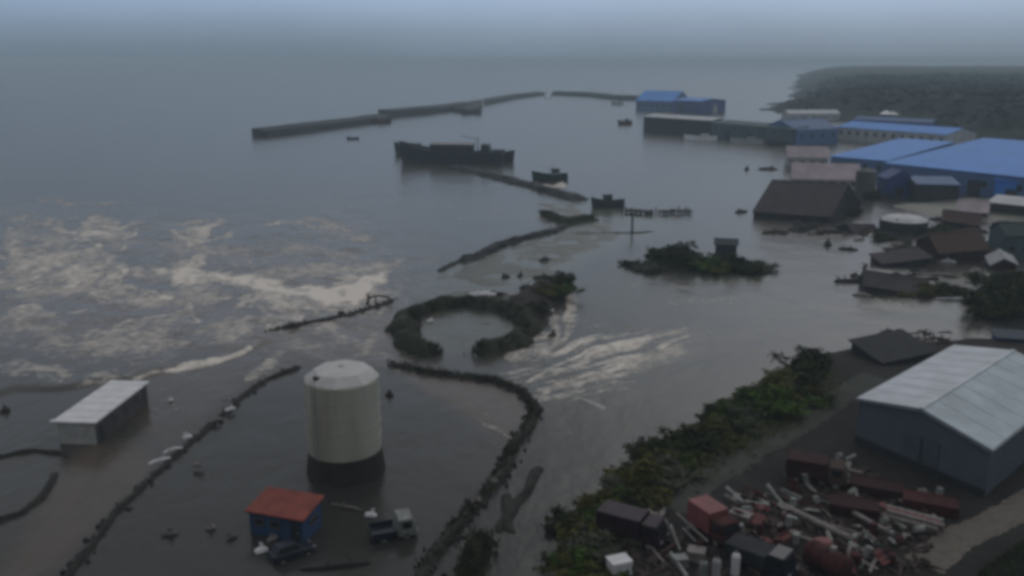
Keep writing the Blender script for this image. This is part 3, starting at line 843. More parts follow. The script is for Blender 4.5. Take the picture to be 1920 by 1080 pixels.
# --- grey warehouse on the right
def grey_warehouse():
    E_ = 6.4; zb = 1.45
    A = P(1612,748,E_); B = P(1858,842,E_)
    fl = P(1790,650,E_)
    A = Vector((A.x, A.y, zb)); B = Vector((B.x, B.y, zb))
    u = (B - A); wd = u.length; u.normalize(); v = Vector((-u.y, u.x, 0))
    ax = Vector((fl.x, fl.y, zb)) - A
    D = ax.dot(v); sk_ = ax.dot(u)
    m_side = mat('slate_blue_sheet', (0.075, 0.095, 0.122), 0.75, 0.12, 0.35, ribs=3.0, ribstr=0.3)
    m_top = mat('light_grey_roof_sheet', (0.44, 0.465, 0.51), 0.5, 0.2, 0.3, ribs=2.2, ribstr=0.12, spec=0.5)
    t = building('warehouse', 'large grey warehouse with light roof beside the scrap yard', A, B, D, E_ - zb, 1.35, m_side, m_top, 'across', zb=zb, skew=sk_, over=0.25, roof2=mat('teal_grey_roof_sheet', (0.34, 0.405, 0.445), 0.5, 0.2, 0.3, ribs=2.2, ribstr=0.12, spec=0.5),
                 doors=())
    # dark strip painted as the shadow under the wall, door and roof sheet laps
    MB().box(-0.05, wd + 0.05, -0.12, -0.004, -0.3, 0.95).build('shade_base', M_dark_wall, t)
    d_ = MB().box(wd * .40, wd * .66, -0.10, -0.004, 0.96, 3.6).build('door', mat('slate_door_paint', (0.068, 0.086, 0.11), 0.7, 0.2, 0.5, ribs=4, ribstr=0.6), t)
    MB().box(wd * .53 - .05, wd * .53 + .05, -0.15, -0.10, 1.0, 3.55).build('door_seam', M_dark_wall, d_)
    MB().bar((-.3, -.32, E_ - zb - .12), (wd / 2, -.32, E_ - zb + 1.28), 0.06, 0.3).build('bargeboard', mat('grey_trim', (0.16,0.18,0.2), 0.6), t)
    MB().bar((wd / 2, -.32, E_ - zb + 1.28), (wd + .3, -.32, E_ - zb - .12), 0.06, 0.3).build('bargeboard', MATS['grey_trim'], t)
    for i in range(1, 8):
        f = i / 8; hz = E_ - zb
        x0, xm, x1 = sk_ * f - .2, wd/2 + sk_ * f, wd + sk_ * f + .2
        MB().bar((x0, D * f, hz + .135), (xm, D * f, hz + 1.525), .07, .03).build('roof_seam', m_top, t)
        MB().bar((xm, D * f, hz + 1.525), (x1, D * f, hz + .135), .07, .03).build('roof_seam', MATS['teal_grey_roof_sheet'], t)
    gv = Vector((sk_, D, 0)).normalized()
    MB().tube([(-.32, -.25, E_ - zb - .1), (-.32 + sk_, D + .25, E_ - zb - .1)], .09, 8).build('gutter', M_galv, t)
    MB().tube([(wd + .3, -.25, E_ - zb - .1), (wd + .3 + sk_, D + .25, E_ - zb - .1)], .09, 8).build('gutter', M_galv, t)
grey_warehouse()

# --- white storage tank
def tank(name, label, c, r, z0, z1, rise, m_wall, m_roof, shade_base=None, ladder_ang=None):
    t = thing(name, label, 'storage tank', (c[0], c[1], 0))
    prof = [(r, z0)]
    n = 5
    for i in range(1, n):
        z = z0 + (z1 - z0) * i / n
        prof += [(r, z - .05), (r + .035, z - .04), (r + .035, z + .04), (r, z + .05)]
    prof += [(r, z1)]
    MB().lathe(prof, 56).build('shell', m_wall, t, smooth=False)
    rf = MB()
    nn = 8
    rf.lathe([(r + .06, z1 + .005), (r + .06, z1 + .12), (r * .74, z1 + rise * .8), (r * .2, z1 + rise), (r * .02, z1 + rise + .02)], nn)
    ro = rf.build('roof', m_roof, t)
    MB().lathe([(.28, 0), (.28, .18), (.05, .22)], 14).build('vent', m_roof, ro, loc=(0, 0, z1 + rise))
    MB().lathe([(.4, 0), (.4, .25), (.05, .3)], 14).build('hatch', M_dark_wall, ro, loc=(-r * .55, -r * .55, z1 + rise * .45))
    if shade_base:
        MB().lathe([(shade_base[0], -1), (shade_base[1], z0 - .2), (shade_base[1] - .25, z0 - .004)], 48).build('shade_base', shade_base[2], t)  # solid dark base shaped in place of the tank's water reflection
    if ladder_ang is not None:
        a = ladder_ang; lm = MB()
        ca, sa = math.cos(a), math.sin(a)
        for s in (-.25, .25):
            p = ((r + .2) * ca - s * sa, (r + .2) * sa + s * ca)
            lm.bar((*p, z0), (*p, z1 + .9), .06)
        z = z0 + .3
        while z < z1:
            lm.bar(((r + .2) * ca + .25 * sa, (r + .2) * sa - .25 * ca, z), ((r + .2) * ca - .25 * sa, (r + .2) * sa + .25 * ca, z), .04)
            z += .35
        lm.build('ladder', M_galv, t)
    return t
tank('storage_tank', 'tall cream white storage tank standing in the flooded yard', (-16.7, 82.0), 3.6, 2.35, 9.75, 1.15, M_tank, M_tank_roof, (4.05, 3.65, mat('tank_reflection_dark', (0.026,0.022,0.017), 0.8, 0.4, 1, bump=0.5)), R(-125))  # near-black base colour stands in for the dark reflection below the tank
p = P(1710, 440)
tank('storage_tank', 'low dark tank with pale octagonal roof among the wreckage', (p.x, p.y + 5), 5.4, -1, 2.6, 1.1, M_dark_wall, mat('pale_tank_roof', (0.46,0.46,0.47), 0.6, 0.15, 0.3))
p = P(1627, 372)
tank('silo', 'dull grey round tank between pink roofs and deep blue shed', (p.x, p.y + 2.8), 2.9, -1, 7.6, 0.8, mat('dull_grey_steel', (0.07,0.073,0.07), 0.7, 0.3, 0.5, streak=True), M_concrete)

# --- long white hut on the lower left
def white_hut():
    A = P(112, 832); B = P(182, 834)
    zt = 2.7
    a1 = P(100, 790, zt); a2 = P(205, 716, zt)
    u = B - A; wd = u.length
    rz = math.atan2(u.y, u.x)
    un = u.normalized(); v = Vector((-un.y, un.x, 0)); ax = a2 - a1
    D = ax.dot(v); k = ax.dot(un)
    t = thing('site_hut', 'long white hut with flat roof standing in the surge', 'hut', (A.x, A.y, 0), rz)
    c = [(0, 0), (wd, 0), (wd + k, D), (k, D)]
    MB().hexa([(x, y, -.6) for x, y in c], [(x, y, zt - .2) for x, y in c]).build('wall', mat('off_white_boards', (0.42, 0.42, 0.40), 0.75, 0.2, 0.7, streak=True, ribs=3), t)
    o = .28
    MB().hexa([(-o - .1, -o, zt - .2), (wd + o, -o, zt - .2), (wd + k + o, D + o, zt - .2), (k - o, D + o, zt - .2)],
              [(-o - .1, -o, zt), (wd + o, -o, zt), (wd + k + o, D + o, zt), (k - o, D + o, zt)]).build('roof', M_white_paint, t)
    MB().box(-.9, -o - .1, .1, .7, zt - .32, zt - .2).build('porch_board', M_white_paint, t)
    for i in range(6):     # roof seams
        f = (i + .5) / 6
        MB().bar((k * f - o, D * f, zt + .012), (wd + k * f + o, D * f, zt + .012), .1, .05).build('roof_seam', M_white_paint, t)
    MB().hexa([(wd + .003, 0, -.5), (wd + .05, 0, -.5), (wd + k + .05, D, -.5), (wd + k + .003, D, -.5)], [(wd + .003, 0, zt - .22), (wd + .05, 0, zt - .22), (wd + k + .05, D, zt - .22), (wd + k + .003, D, zt - .22)]).build('dark_side_panel', mat('dark_side_tone', (0.06, 0.055, 0.055), .8, .3, .8, streak=True), t)  # right side covered by a panel darker than the other walls
    s0 = Vector((wd + .05, 0, 0)); ds = Vector((k, D, 0)).normalized()
    nrm = Vector((ds.y, -ds.x, 0))
    for i in range(4):
        q = s0 + ds * (D * (i + .6) / 4.4)
        f = MB().bar(q + nrm * .02 + Vector((0, 0, 1.5)) - ds * .6, q + nrm * .02 + Vector((0, 0, 1.5)) + ds * .6, .07, 0.95).build('window', M_frame, t)
        MB().bar(q + nrm * .06 + Vector((0, 0, 1.5)) - ds * .5, q + nrm * .06 + Vector((0, 0, 1.5)) + ds * .5, .04, 0.75).build('pane', M_glass, f)
    d_ = MB().bar(s0 + ds * .7 + nrm * .02 + Vector((0, 0, .9)), s0 + ds * 1.6 + nrm * .02 + Vector((0, 0, .9)), .09, 1.8).build('door', M_dark_wall, t)
    MB().box(wd * .25, wd * .75, -.09, -.004, 1.0, 1.9).build('end_panel', M_pale_wall, t)
white_hut()

# --- red roofed blue kiosk in the tank yard
def kiosk():
    A = P(470, 1000); B = P(570, 1018)
    u = B - A; wd = u.length; rz = math.atan2(u.y, u.x)
    t = thing('kiosk', 'small blue kiosk with red roof in front of the white tank', 'kiosk', (A.x, A.y, 0), rz)
    D = 3.1; h = 2.15
    MB().box(0, wd, 0, D, -.5, h).build('wall', M_blue_paint, t)
    MB().hexa([(-.25, -.3, h), (wd + .25, -.3, h), (wd + .25, D + .3, h + .5), (-.25, D + .3, h + .5)],
              [(-.25, -.3, h + .16), (wd + .25, -.3, h + .16), (wd + .25, D + .3, h + .66), (-.25, D + .3, h + .66)]).build('roof', M_red_paint, t)
    MB().hexa([(0, .02, h), (wd, .02, h), (wd, D, h), (0, D, h)], [(0, .02, h + .01), (wd, .02, h + .01), (wd, D, h + .46), (0, D, h + .46)]).build('gable_board', M_blue_paint, t)
    for x in (.5, 2.0):
        window_part(t, x, x + 1.0, .9, 1.65)
    d_ = MB().box(wd - 1.2, wd - .35, -.09, -.004, 0, 1.75).build('door', M_dark_wall, t)
    MB().box(wd - .55, wd - .45, -.15, -.09, .8, .95).build('handle', M_galv, d_)
    window_part(t, 1.1, 2.4, .9, 1.6, axis='x', wall_x=wd)
kiosk()

# ------------------------------------------------------------------ VESSELS
def hull_mesh(ln, bm_, hgt, sheer=0.25, bow=0.35, draft=0.5, n=16):
    """boat hull along local x, bow at -x"""
    mb = MB(); rows = []
    for i in range(n + 1):
        s = i / n
        x = -ln / 2 + ln * s
        wv = bm_ / 2 * (1 - (1 - min(1, s / bow)) ** 2.2) if s < bow else bm_ / 2 * (1 - .18 * max(0, (s - .8) / .2))
        wv = max(wv, .04)
        z = hgt * (1 + sheer * (2.2 * max(0, (.45 - s) / .45) ** 1.6 + .5 * max(0, (s - .7) / .3)))
        xo = -ln * .05 * (1 - min(1, s / .25))
        rows.append([(x, -wv * .55, -draft), (x + xo * .5, -wv * .92, 0), (x + xo, -wv, z), (x + xo, -wv * .88, z), (x + xo, -wv * .86, z - .25 * hgt),
                     (x + xo, wv * .86, z - .25 * hgt), (x + xo, wv * .88, z), (x + xo, wv, z), (x + xo * .5, wv * .92, 0), (x, wv * .55, -draft)])
    base = 0; m = len(rows[0])
    for r in rows: mb.v += r
    for i in range(n):
        for j in range(m - 1):
            mb.f.append((i*m+j, (i+1)*m+j, (i+1)*m+j+1, i*m+j+1))
    mb.f.append(tuple(range(m))); mb.f.append(tuple(n*m + j for j in range(m))[::-1])
    bm2 = None
    return mb

def boat(name, label, c, ln, bm_, hgt, rz, m_hull, m_house, house=(.15, .55, 2.0), mast=4.0, group=None, tip=0.0, cat='boat', boom=True):
    t = thing(name, label, cat, (c[0], c[1], 0), rz, group, tip)
    hull_mesh(ln, bm_, hgt).build('hull', m_hull, t)
    if house:
        x0 = ln * (house[0] - .0); x1 = x0 + ln * .24; hw = bm_ * .32; z0 = hgt * .7; z1 = z0 + house[2]
        ho = MB().box(x0, x1, -hw, hw, z0, z1).build('wheelhouse', m_house, t, bevel=.04)
        MB().box(x0 - .25, x1 + .15, -hw - .15, hw + .15, z1, z1 + .12).build('cabin_roof', m_house, ho)
        wn = MB()
        MB().box(x0 - .03, x0 - .004, -hw * .8, hw * .8, z0 + house[2] * .55, z0 + house[2] * .85).build('window', M_glass, ho)
        for s in (-1, 1):
            MB().box(x0 + .2, x1 - .2, *sorted((s * (hw + .004), s * (hw + .03))), z0 + house[2] * .55, z0 + house[2] * .85).build('window', M_glass, ho)
    if mast:
        ma = MB().tube([(ln * .08, 0, hgt * .6), (ln * .08, 0, hgt + mast)], [.09, .05], 8).build('mast', M_dark_wood, t)
        if boom:
            MB().tube([(ln * .08, 0, hgt + mast * .3), (-ln * .22, 0, hgt + mast * .75)], [.06, .04], 6).build('boom', M_dark_wood, ma)
    # rubbing strake
    st = MB()
    for s in (-1, 1):
        st.bar((-ln * .18, s * bm_ * .497, hgt * .8), (ln * .46, s * bm_ * .46, hgt * .8), .12, .14)
    st.build('rubbing_strake', M_dark_wood, t)
    return t

p = P(1032, 338); k = mpp(338)
boat('fishing_boat', 'dark green fishing boat with wheelhouse and mast alone in the basin', (p.x, p.y), 64 * k, 4.2, 2.1, R(2), M_hull_green, M_galv, (.02, .5, 2.6), 3.4)
# stranded vessel group at the old jetty
p = P(850, 306); k = mpp(306)
def barge():
    t = thing('landing_barge', 'long dark barge with pale deck stranded on the old jetty', 'barge', (p.x, p.y + 2, 0), R(-9), None, R(2))
    ln = 190 * k
    hull_mesh(ln, 9, 4.2, .45, .28, .6).build('hull', M_hull_dark, t)
    MB().box(-ln * .22, ln * .20, -3.2, 3.2, 3.3, 7.4).build('deck_house', M_hull_dark, t, bevel=.08)
    MB().box(-ln * .23, ln * .21, -3.5, 3.5, 7.405, 7.7).build('deck_roof', M_deck, t)
    for i in range(6):
        x = -ln * .2 + i * ln * .075
        MB().box(x, x + .9, -3.25, -3.205, 5.3, 6.2).build('window', M_glass, t)
    MB().tube([(ln * .24, 0, 2.4), (ln * .25, 0, 10.2)], [.25, .15], 8).build('mast', M_hull_dark, t)
    MB().tube([(ln * .25, 0, 9.4), (ln * .08, 0, 10.6)], [.14, .1], 8).build('boom', M_hull_dark, t)
    MB().hexa([(ln*.27,-2.3,2.2),(ln*.40,-2.3,2.2),(ln*.40,2.3,2.2),(ln*.27,2.3,2.2)], [(ln*.29,-2,7.6),(ln*.36,-2,7.4),(ln*.36,2,7.4),(ln*.29,2,7.6)]).build('superstructure', M_hull_dark, t)
barge()
p = P(770, 290)
boat('fishing_boat', 'dark trawler with raised bow pressed against the left end of the stranded barge', (p.x, p.y), 64 * mpp(290), 4.6, 3.4, R(-25), M_hull_dark, M_hull_dark, (.08, .5, 2.4), 3.0, tip=R(4))
p = P(915, 303)
boat('fishing_boat', 'dark trawler with bare boom lying against the right end of the stranded barge', (p.x, p.y - 1), 92 * mpp(303), 5.2, 3.2, R(172), M_hull_dark, M_hull_dark, (-.05, .5, 2.2), 3.5, tip=R(-5))
p = P(1140, 388)
boat('fishing_boat', 'small dark boat with tilted bow at the end of the sunken jetty', (p.x, p.y), 60 * mpp(388), 3.2, 1.9, R(12), M_hull_dark, M_hull_dark, (-.12, .5, 2.0), 1.6, tip=R(-9))
p = P(706, 231)
boat('fishing_boat', 'rusty red boat moored along the breakwater', (p.x, p.y), 54 * mpp(231), 4.5, 2.2, R(4), M_rust, M_deck, (.05, .5, 2.0), 4.0)
p = P(662, 261)
boat('rowing_boat', 'little grey boat alone below the breakwater', (p.x, p.y), 22 * mpp(261), 2, .9, R(0), M_hull_dark, M_galv, None, 0)
for (x0, y0, ln_, mh, lb) in ((1312, 262, 58, M_white_paint, 'white boat moored under the dark quayside shed'), (1398, 268, 56, M_pale_wall, 'pale grey boat moored under the teal quay shed'), (1456, 272, 40, M_hull_dark, 'dark boat at the right end of the teal quay shed')):
    p = P(x0, y0)
    boat('moored_boat', lb, (p.x, p.y - 3), ln_ * mpp(y0), 4, 1.8, R(-12), mh, mh, (.0, .5, 1.5), 2.0, boom=False)
p = P(1172, 233)
boat('moored_boat', 'dull red boat near the far end of the quayside shed', (p.x, p.y), 26 * mpp(233), 3.4, 2, R(8), M_rust, M_rust_dark, (.0, .5, 1.8), 2.5)
p = P(1158, 196)
boat('moored_boat', 'tiny pale boat under the far breakwater', (p.x, p.y), 22 * mpp(196), 3.4, 2, R(0), M_pale_wall, M_pale_wall, (.0, .5, 1.8), 2.5)

# ------------------------------------------------------------------ BREAKWATERS AND JETTIES
def breakwater(label, pts, wid, hgt, cap_w=0.45, name='breakwater', m=None):
    q = [P(*a) for a in pts]
    c = q[0]
    t = thing(name, label, 'breakwater', (c.x, c.y, 0))
    m = m or M_dark_concrete
    for i in range(len(q) - 1):
        a, b = q[i] - c, q[i + 1] - c
        d = (b - a); L_ = d.length; d.normalize(); s = Vector((-d.y, d.x, 0))
        n = max(1, int(L_ / 14))
        for j in range(n):
            f0, f1 = j / n, (j + 1) / n
            e = .12
            p0, p1 = a + d * (L_ * f0 + e), a + d * (L_ * f1 - e)
            jz = rnd.uniform(-.2, .2); w0 = wid * rnd.uniform(.93, 1.05)
            MB().hexa([tuple(p0 + s*0) [:2] + (-2,), tuple(p1)[:2] + (-2,), tuple(p1 + s*w0)[:2] + (-2,), tuple(p0 + s*w0)[:2] + (-2,)],
                      [tuple(p0 + s*.4)[:2] + (hgt + jz,), tuple(p1 + s*.4)[:2] + (hgt + jz,), tuple(p1 + s*w0)[:2] + (hgt + jz,), tuple(p0 + s*w0)[:2] + (hgt + jz,)]).build('caisson', m, t)
            MB().hexa([tuple(p0 + s*w0*.55)[:2] + (hgt + jz + .005,), tuple(p1 + s*w0*.55)[:2] + (hgt + jz + .005,), tuple(p1 + s*w0)[:2] + (hgt + jz + .005,), tuple(p0 + s*w0)[:2] + (hgt + jz + .005,)],
                      [tuple(p0 + s*w0*.6)[:2] + (hgt + jz + .8,), tuple(p1 + s*w0*.6)[:2] + (hgt + jz + .8,), tuple(p1 + s*w0)[:2] + (hgt + jz + .8,), tuple(p0 + s*w0)[:2] + (hgt + jz + .8,)]).build('parapet', m, t)
    return t
breakwater('broad dark breakwater arm reaching out to the left', [(502,257),(560,250),(640,239),(700,231),(736,225)], 11, 3.5)
breakwater('middle section of the dark breakwater behind the stranded barge', [(736,220),(800,214),(868,206),(900,201)], 12, 4.2)
breakwater('short dark spur jutting in front of the breakwater bend', [(845,209),(885,214),(905,202)], 8, 3.2)
breakwater('thin far breakwater section left of the gap', [(900,199),(970,185),(1021,178)], 9, 3.4)
breakwater('thin far breakwater section right of the gap', [(1034,178),(1100,181),(1150,187),(1192,188)], 10, 3.6)
p = P(1028, 181)
def beacon(px_, py_, lb, h_):
    q = P(px_, py_)
    t = thing('beacon', lb, 'beacon', (q.x, q.y, 0))
    MB().lathe([(1.6, -1), (1.3, 1.2), (.9, 1.3), (.7, h_), (1.0, h_ + .05), (1.0, h_ + .3), (.1, h_ + 1.2)], 14).build('tower', M_white_paint, t)
    MB().lathe([(1.02, h_ * .5), (1.02, h_ * .62)], 14).build('band', M_rust, t)
beacon(1023, 182, 'small white beacon at the left side of the breakwater gap', 6)
beacon(1033, 183, 'small white beacon at the right side of the breakwater gap', 4.5)
beacon(905, 198, 'white beacon where the breakwater bends', 5.5)

# sunken jetty on the right of the small boat
def jetty(label, pts, wid, top, m, npile=10):
    q = [P(*a) for a in pts]; c = q[0]
    t = thing('jetty', label, 'jetty', (c.x, c.y, 0))
    for i in range(len(q) - 1):
        a, b = q[i] - c, q[i+1] - c
        d = (b - a); L_ = d.length; d.normalize(); s = Vector((-d.y, d.x, 0))
        n = max(2, int(L_ / 1.6))
        for j in range(n):
            if rnd.random() < .10: continue
            z = top + rnd.uniform(-.15, .15)
            w_ = wid * rnd.uniform(.85, 1.15)
            p0 = a + d * (L_ * (j + .06) / n); p1 = a + d * (L_ * (j + .94) / n)
            MB().hexa([tuple(p0)[:2]+(z-.3,), tuple(p1)[:2]+(z-.3,), tuple(p1+s*w_)[:2]+(z-.3,), tuple(p0+s*w_)[:2]+(z-.3,)],
                      [tuple(p0)[:2]+(z,), tuple(p1)[:2]+(z,), tuple(p1+s*w_)[:2]+(z,), tuple(p0+s*w_)[:2]+(z,)]).build('plank', m, t)
        for j in range(npile):
            p0 = a + d * (L_ * (j + .5) / npile)
            for ss in (.15, .85):
                r0 = p0 + s * wid * ss
                MB().tube([(r0.x, r0.y, -1.5), (r0.x, r0.y, top + rnd.uniform(.1, .9))], .18, 7).build('pile', M_dark_wood, t)
jetty('half sunken dark jetty running right from the small tilted boat', [(1160,398),(1215,404),(1300,401)], 3.2, .8, M_dark_wood, 6)

# T shaped mooring post below the jetty
p = P(1185, 436)
t = thing('mooring_post', 'lone mooring post with crossarm on the flooded causeway', 'post', (p.x, p.y, 0))
MB().tube([(0, 0, -1), (0, 0, 4.2)], [.28, .22], 8).build('post', M_dark_wood, t)
MB().bar((-2.0, 0, 4.3), (2.0, 0, 4.3), .3).build('crossarm', M_dark_wood, t)

# broken landing frame at the shore
p = P(700, 572)
t = thing('wrecked_landing', 'broken dark timber frame sticking out of the surf', 'timber frame', (p.x, p.y, 0), R(12))
MB().tube([(-1.3, 0, -.5), (-.9, .2, .9), (-.2, .5, 1.35), (1.2, .6, 1.4), (2.6, .4, 1.1), (3.0, 0, .4), (2.2, -.6, -.1), (.6, -1.2, -.2)], .17, 7).build('bent_beam', M_dark_wood, t)
MB().tube([(-.9, .2, -.6), (-.75, .15, 1.9)], .2, 7).build('post', M_dark_wood, t)
MB().tube([(.4, .5, -.6), (.45, .5, 1.3)], .13, 7).build('post', M_dark_wood, t)

# ------------------------------------------------------------------ TREES, BUSHES
def leaf_mesh(name, seed, n, rx_, ry_, rz_, lobes, leaf):
    """ragged crown: leaf sprays set along many thin shoots that leave the ground in a fan"""
    r = random.Random(seed); mb = MB()
    shoots = []
    for _ in range(lobes):
        a = r.uniform(0, 6.28); tilt = r.uniform(.0, 1.0) ** .7
        ln = r.uniform(.55, 1.25) * (1.0 - .25 * tilt)
        b0 = Vector((r.gauss(0, .22) * rx_, r.gauss(0, .22) * ry_, 0))
        tip = b0 + Vector((math.cos(a) * tilt * rx_ * .95, math.sin(a) * tilt * ry_ * .95, rz_ * ln * (1 - .45 * tilt)))
        shoots.append((b0, tip))
    for i in range(n):
        b0, tip = shoots[r.randrange(lobes)]
        f = .25 + .80 * r.random() ** .75
        sp = .17 * (1.25 - f * .7)
        p_ = b0.lerp(tip, f) + Vector((r.gauss(0, sp), r.gauss(0, sp), r.gauss(0, sp * .7)))
        p_.z = max(.03, p_.z)
        d = (p_ - Vector((0, 0, .2))).normalized()
        nrm = (d * .5 + Vector((r.gauss(0, .6), r.gauss(0, .6), .45 + r.gauss(0, .45)))).normalized()
        a = nrm.cross(Vector((r.random()-.5, r.random()-.5, r.random()-.5))).normalized(); b = nrm.cross(a)
        sz = leaf * r.uniform(.5, 1.3)
        i0 = len(mb.v)
        mb.v += [tuple(p_ + a*sz), tuple(p_ + b*sz*.55 + nrm*sz*.15), tuple(p_ - a*sz), tuple(p_ - b*sz*.55 + nrm*sz*.15)]
        mb.f.append((i0, i0+1, i0+2, i0+3))
    me = bpy.data.meshes.new(name); me.from_pydata(mb.v, [], mb.f); me.update()
    return me
def stem_mesh(name, seed, h, r0):
    r = random.Random(seed); mb = MB()
    for k in range(4):
        a = r.uniform(0, 6.28); q = h * r.uniform(.45, .8)
        mb.tube([(0, 0, -.4), (math.cos(a)*.18*h, math.sin(a)*.18*h, q*.5), (math.cos(a)*.34*h, math.sin(a)*.34*h, q)], [r0, r0*.7, r0*.25], 6)
    return mb.mesh(name)
BUSH = []
for i in range(5):
    BUSH.append((leaf_mesh('bush_foliage', 100 + i, 1700, 1.0, 1.0, 1.05, 15 + 2 * (i % 3), .10), stem_mesh('bush_stem', 200 + i, 1.0, .06)))
bush_meshes = {}
def bush(label, loc, rad, hgt, kind, mi, rz, group, name='bush'):
    me, st = BUSH[kind % 5]
    t = thing(name, label, 'bush', loc, rz, group)
    t.scale = (rad * 1.12, rad * 1.12, hgt * .86)
    key = (kind % 5, mi)
    if key not in bush_meshes:
        c = me.copy(); c.materials.clear(); c.materials.append(M_leaf[mi]); bush_meshes[key] = c
    f = bpy.data.objects.new('foliage', bush_meshes[key]); COL.objects.link(f); f.parent = t
    if not st.materials: st.materials.append(M_bark)
    s = bpy.data.objects.new('stem', st); COL.objects.link(s); s.parent = t
    return t

G_bank = 'bushes along the bank between flood and scrap yard'
named = [(1075,985,2.4,2.2,0,'big black-green bush at the near end of the bank'), (1195,905,2.6,2.6,1,'olive bush on the bank behind the plum truck'), (1290,835,2.6,2.4,0,'dark bush halfway along the bank'),
         (1260,880,2.2,2.0,2,'grey-green bush on the yard side of the bank'), (1385,790,2.4,2.2,2,'pale grey-green bush in the middle of the bank'), (1432,765,3.6,3.4,3,'broad vivid green bush, greenest on the bank'),
         (1330,822,2.5,2.4,1,'olive bush beside the dark bush halfway along the bank'), (1510,690,3.2,3.0,0,'dark round bush at the far end of the bank'), (1470,745,2.6,2.3,1,'olive bush next to the vivid green bush')]
for i, (x, y, r_, h_, mi, lb) in enumerate(named):
    q = PY(x, y)
    bush(lb, (q.x, q.y, q.z - .2), r_, h_, i, mi, i * 1.3, G_bank)
bank_line = [(1060,1075),(1060,1000),(1120,930),(1200,872),(1300,815),(1380,770),(1440,735),(1500,700)]
cnt = 0
kinds_lb = ['dark green bush crowded into the bank hedge', 'olive green bush crowded into the bank hedge', 'grey-green bush crowded into the bank hedge', 'dark green bush crowded into the bank hedge']
for i in range(len(bank_line) - 1):
    a, b = bank_line[i], bank_line[i+1]
    for j in range(11):
        f = rnd.random()
        x = a[0] + (b[0]-a[0])*f + rnd.uniform(-18, 62) ; y = a[1] + (b[1]-a[1])*f + rnd.uniform(-8, 42)
        q = PY(x, y)
        if q.z < .4: continue
        mi = rnd.choice([0, 0, 0, 1, 1, 2, 3])
        where = ['at the foot of the bank by the photo bottom', 'at the near end beside the plum truck', 'just up the bank from the plum truck', 'between the olive and the dark named bushes', 'in the middle of the bank', 'below the vivid green bush', 'at the far end towards the warehouse'][i]
        side = 'on the water side' if x < a[0] + (b[0]-a[0])*f + 10 else 'on the yard side'
        bush(['dark green', 'olive green', 'grey-green', 'fresh green'][mi] + ' hedge bush ' + where.replace(' by the photo bottom', '').replace('named ', '') + ', ' + side, (q.x, q.y, q.z - .2), rnd.uniform(1.2, 2.5), rnd.uniform(1.0, 2.1), rnd.randrange(5), mi, rnd.uniform(0, 6), G_bank); cnt += 1
def scatter(name, pts, m, size, seed, flat=False):
    r = random.Random(seed); V = []; Fq = []
    for (x, y, z) in pts:
        k = r.uniform(.5, 1.3) * size; a = r.uniform(0, 6.28); i = len(V)
        if flat:
            dx, dy = math.cos(a) * k, math.sin(a) * k
            V += [(x - dx, y - dy, z), (x + dy * .6, y - dx * .6, z + k * r.uniform(-.2, .7)), (x + dx, y + dy, z + k * r.uniform(0, .9)), (x - dy * .6, y + dx * .6, z + k * r.uniform(.1, .8))]
        else:
            lx, ly = r.gauss(0, .4) * k, r.gauss(0, .4) * k; w_ = k * .22
            V += [(x - w_*math.cos(a), y - w_*math.sin(a), z - .05), (x + w_*math.cos(a), y + w_*math.sin(a), z - .05), (x + lx + w_*.3, y + ly, z + k), (x + lx - w_*.3, y + ly, z + k*.9)]
        Fq.append((i, i+1, i+2, i+3))
    o = link(name, np_mesh(name, np.array(V), np.array(Fq), smooth=False), m); o['kind'] = 'stuff'
def stones(pts, m, seed):
    r = random.Random(seed); mb = MB()
    for (x, y, z) in pts:
        k = r.uniform(.08, .30)
        q = [(x + k*r.uniform(.6, 1.2)*sx, y + k*r.uniform(.6, 1.2)*sy) for sx, sy in ((-1,-1),(1,-1),(1,1),(-1,1))]
        mb.hexa([(a, b, z - .15) for a, b in q], [(x + (a-x)*r.uniform(.4, .9), y + (b-y)*r.uniform(.4, .9), z + k*r.uniform(.3, .9)) for a, b in q])
    o = mb.build('rubble', m); o['kind'] = 'stuff'
def along(px_pts, n, wid, seed, zf):
    r = random.Random(seed); q = [P(*a) for a in px_pts]; seg = [(q[i], q[i+1], (q[i+1]-q[i]).length) for i in range(len(q)-1)]
    tot = sum(c for _, _, c in seg); out_ = []
    for _ in range(n):
        t_ = r.uniform(0, tot)
        for a, b, c in seg:
            if t_ <= c: break
            t_ -= c
        p_ = a.lerp(b, min(1, t_ / c)); g = r.gauss(0, .38)
        out_.append((p_.x + g * wid + r.gauss(0, .1), p_.y + r.gauss(0, .38) * wid, zf(abs(g))))
    return out_
RING = [(818,664),(775,652),(757,622),(772,594),(820,577),(880,571),(940,577),(982,598),(990,622),(972,644),(930,656),(893,662)]
BUND = [(730,684),(800,698),(860,706),(930,716),(975,734),(1005,765),(992,800),(962,838),(945,880),(905,935),(850,998),(790,1075)]
SHORE = [(565,688),(520,705),(470,732),(400,795),(330,855),(240,940),(180,1010),(120,1095)]
scatter('grass', along(RING, 5200, 1.7, 1, lambda g: max(.05, 1.0 - g * 1.6)) + along(BUND, 1300, .8, 2, lambda g: .1) + along([(905,1015),(890,1050),(880,1100)], 900, 1.4, 3, lambda g: .3)
        + along([(1020,402),(1045,414),(1070,418),(1110,410)], 1600, 2.4, 4, lambda g: .6) + along([(1215,500),(1300,502),(1420,502)], 2600, 3.0, 5, lambda g: .5),
        mat('rank_grass', (0.042, 0.045, 0.018), .95, .45, .4), .62, 8)
stones(along(BUND, 240, 1.3, 11, lambda g: .12) + along(SHORE, 150, 1.1, 12, lambda g: .1) + along([(905,478),(935,462),(975,449),(1030,436),(1060,424)], 300, 2.2, 13, lambda g: .3)
       + along([(500,622),(560,608),(640,592),(700,575),(738,562)], 160, 1.2, 14, lambda g: .05) + along([(850,315),(920,330),(980,345),(1040,362),(1092,376)], 260, 4, 15, lambda g: .5), M_rock, 9)
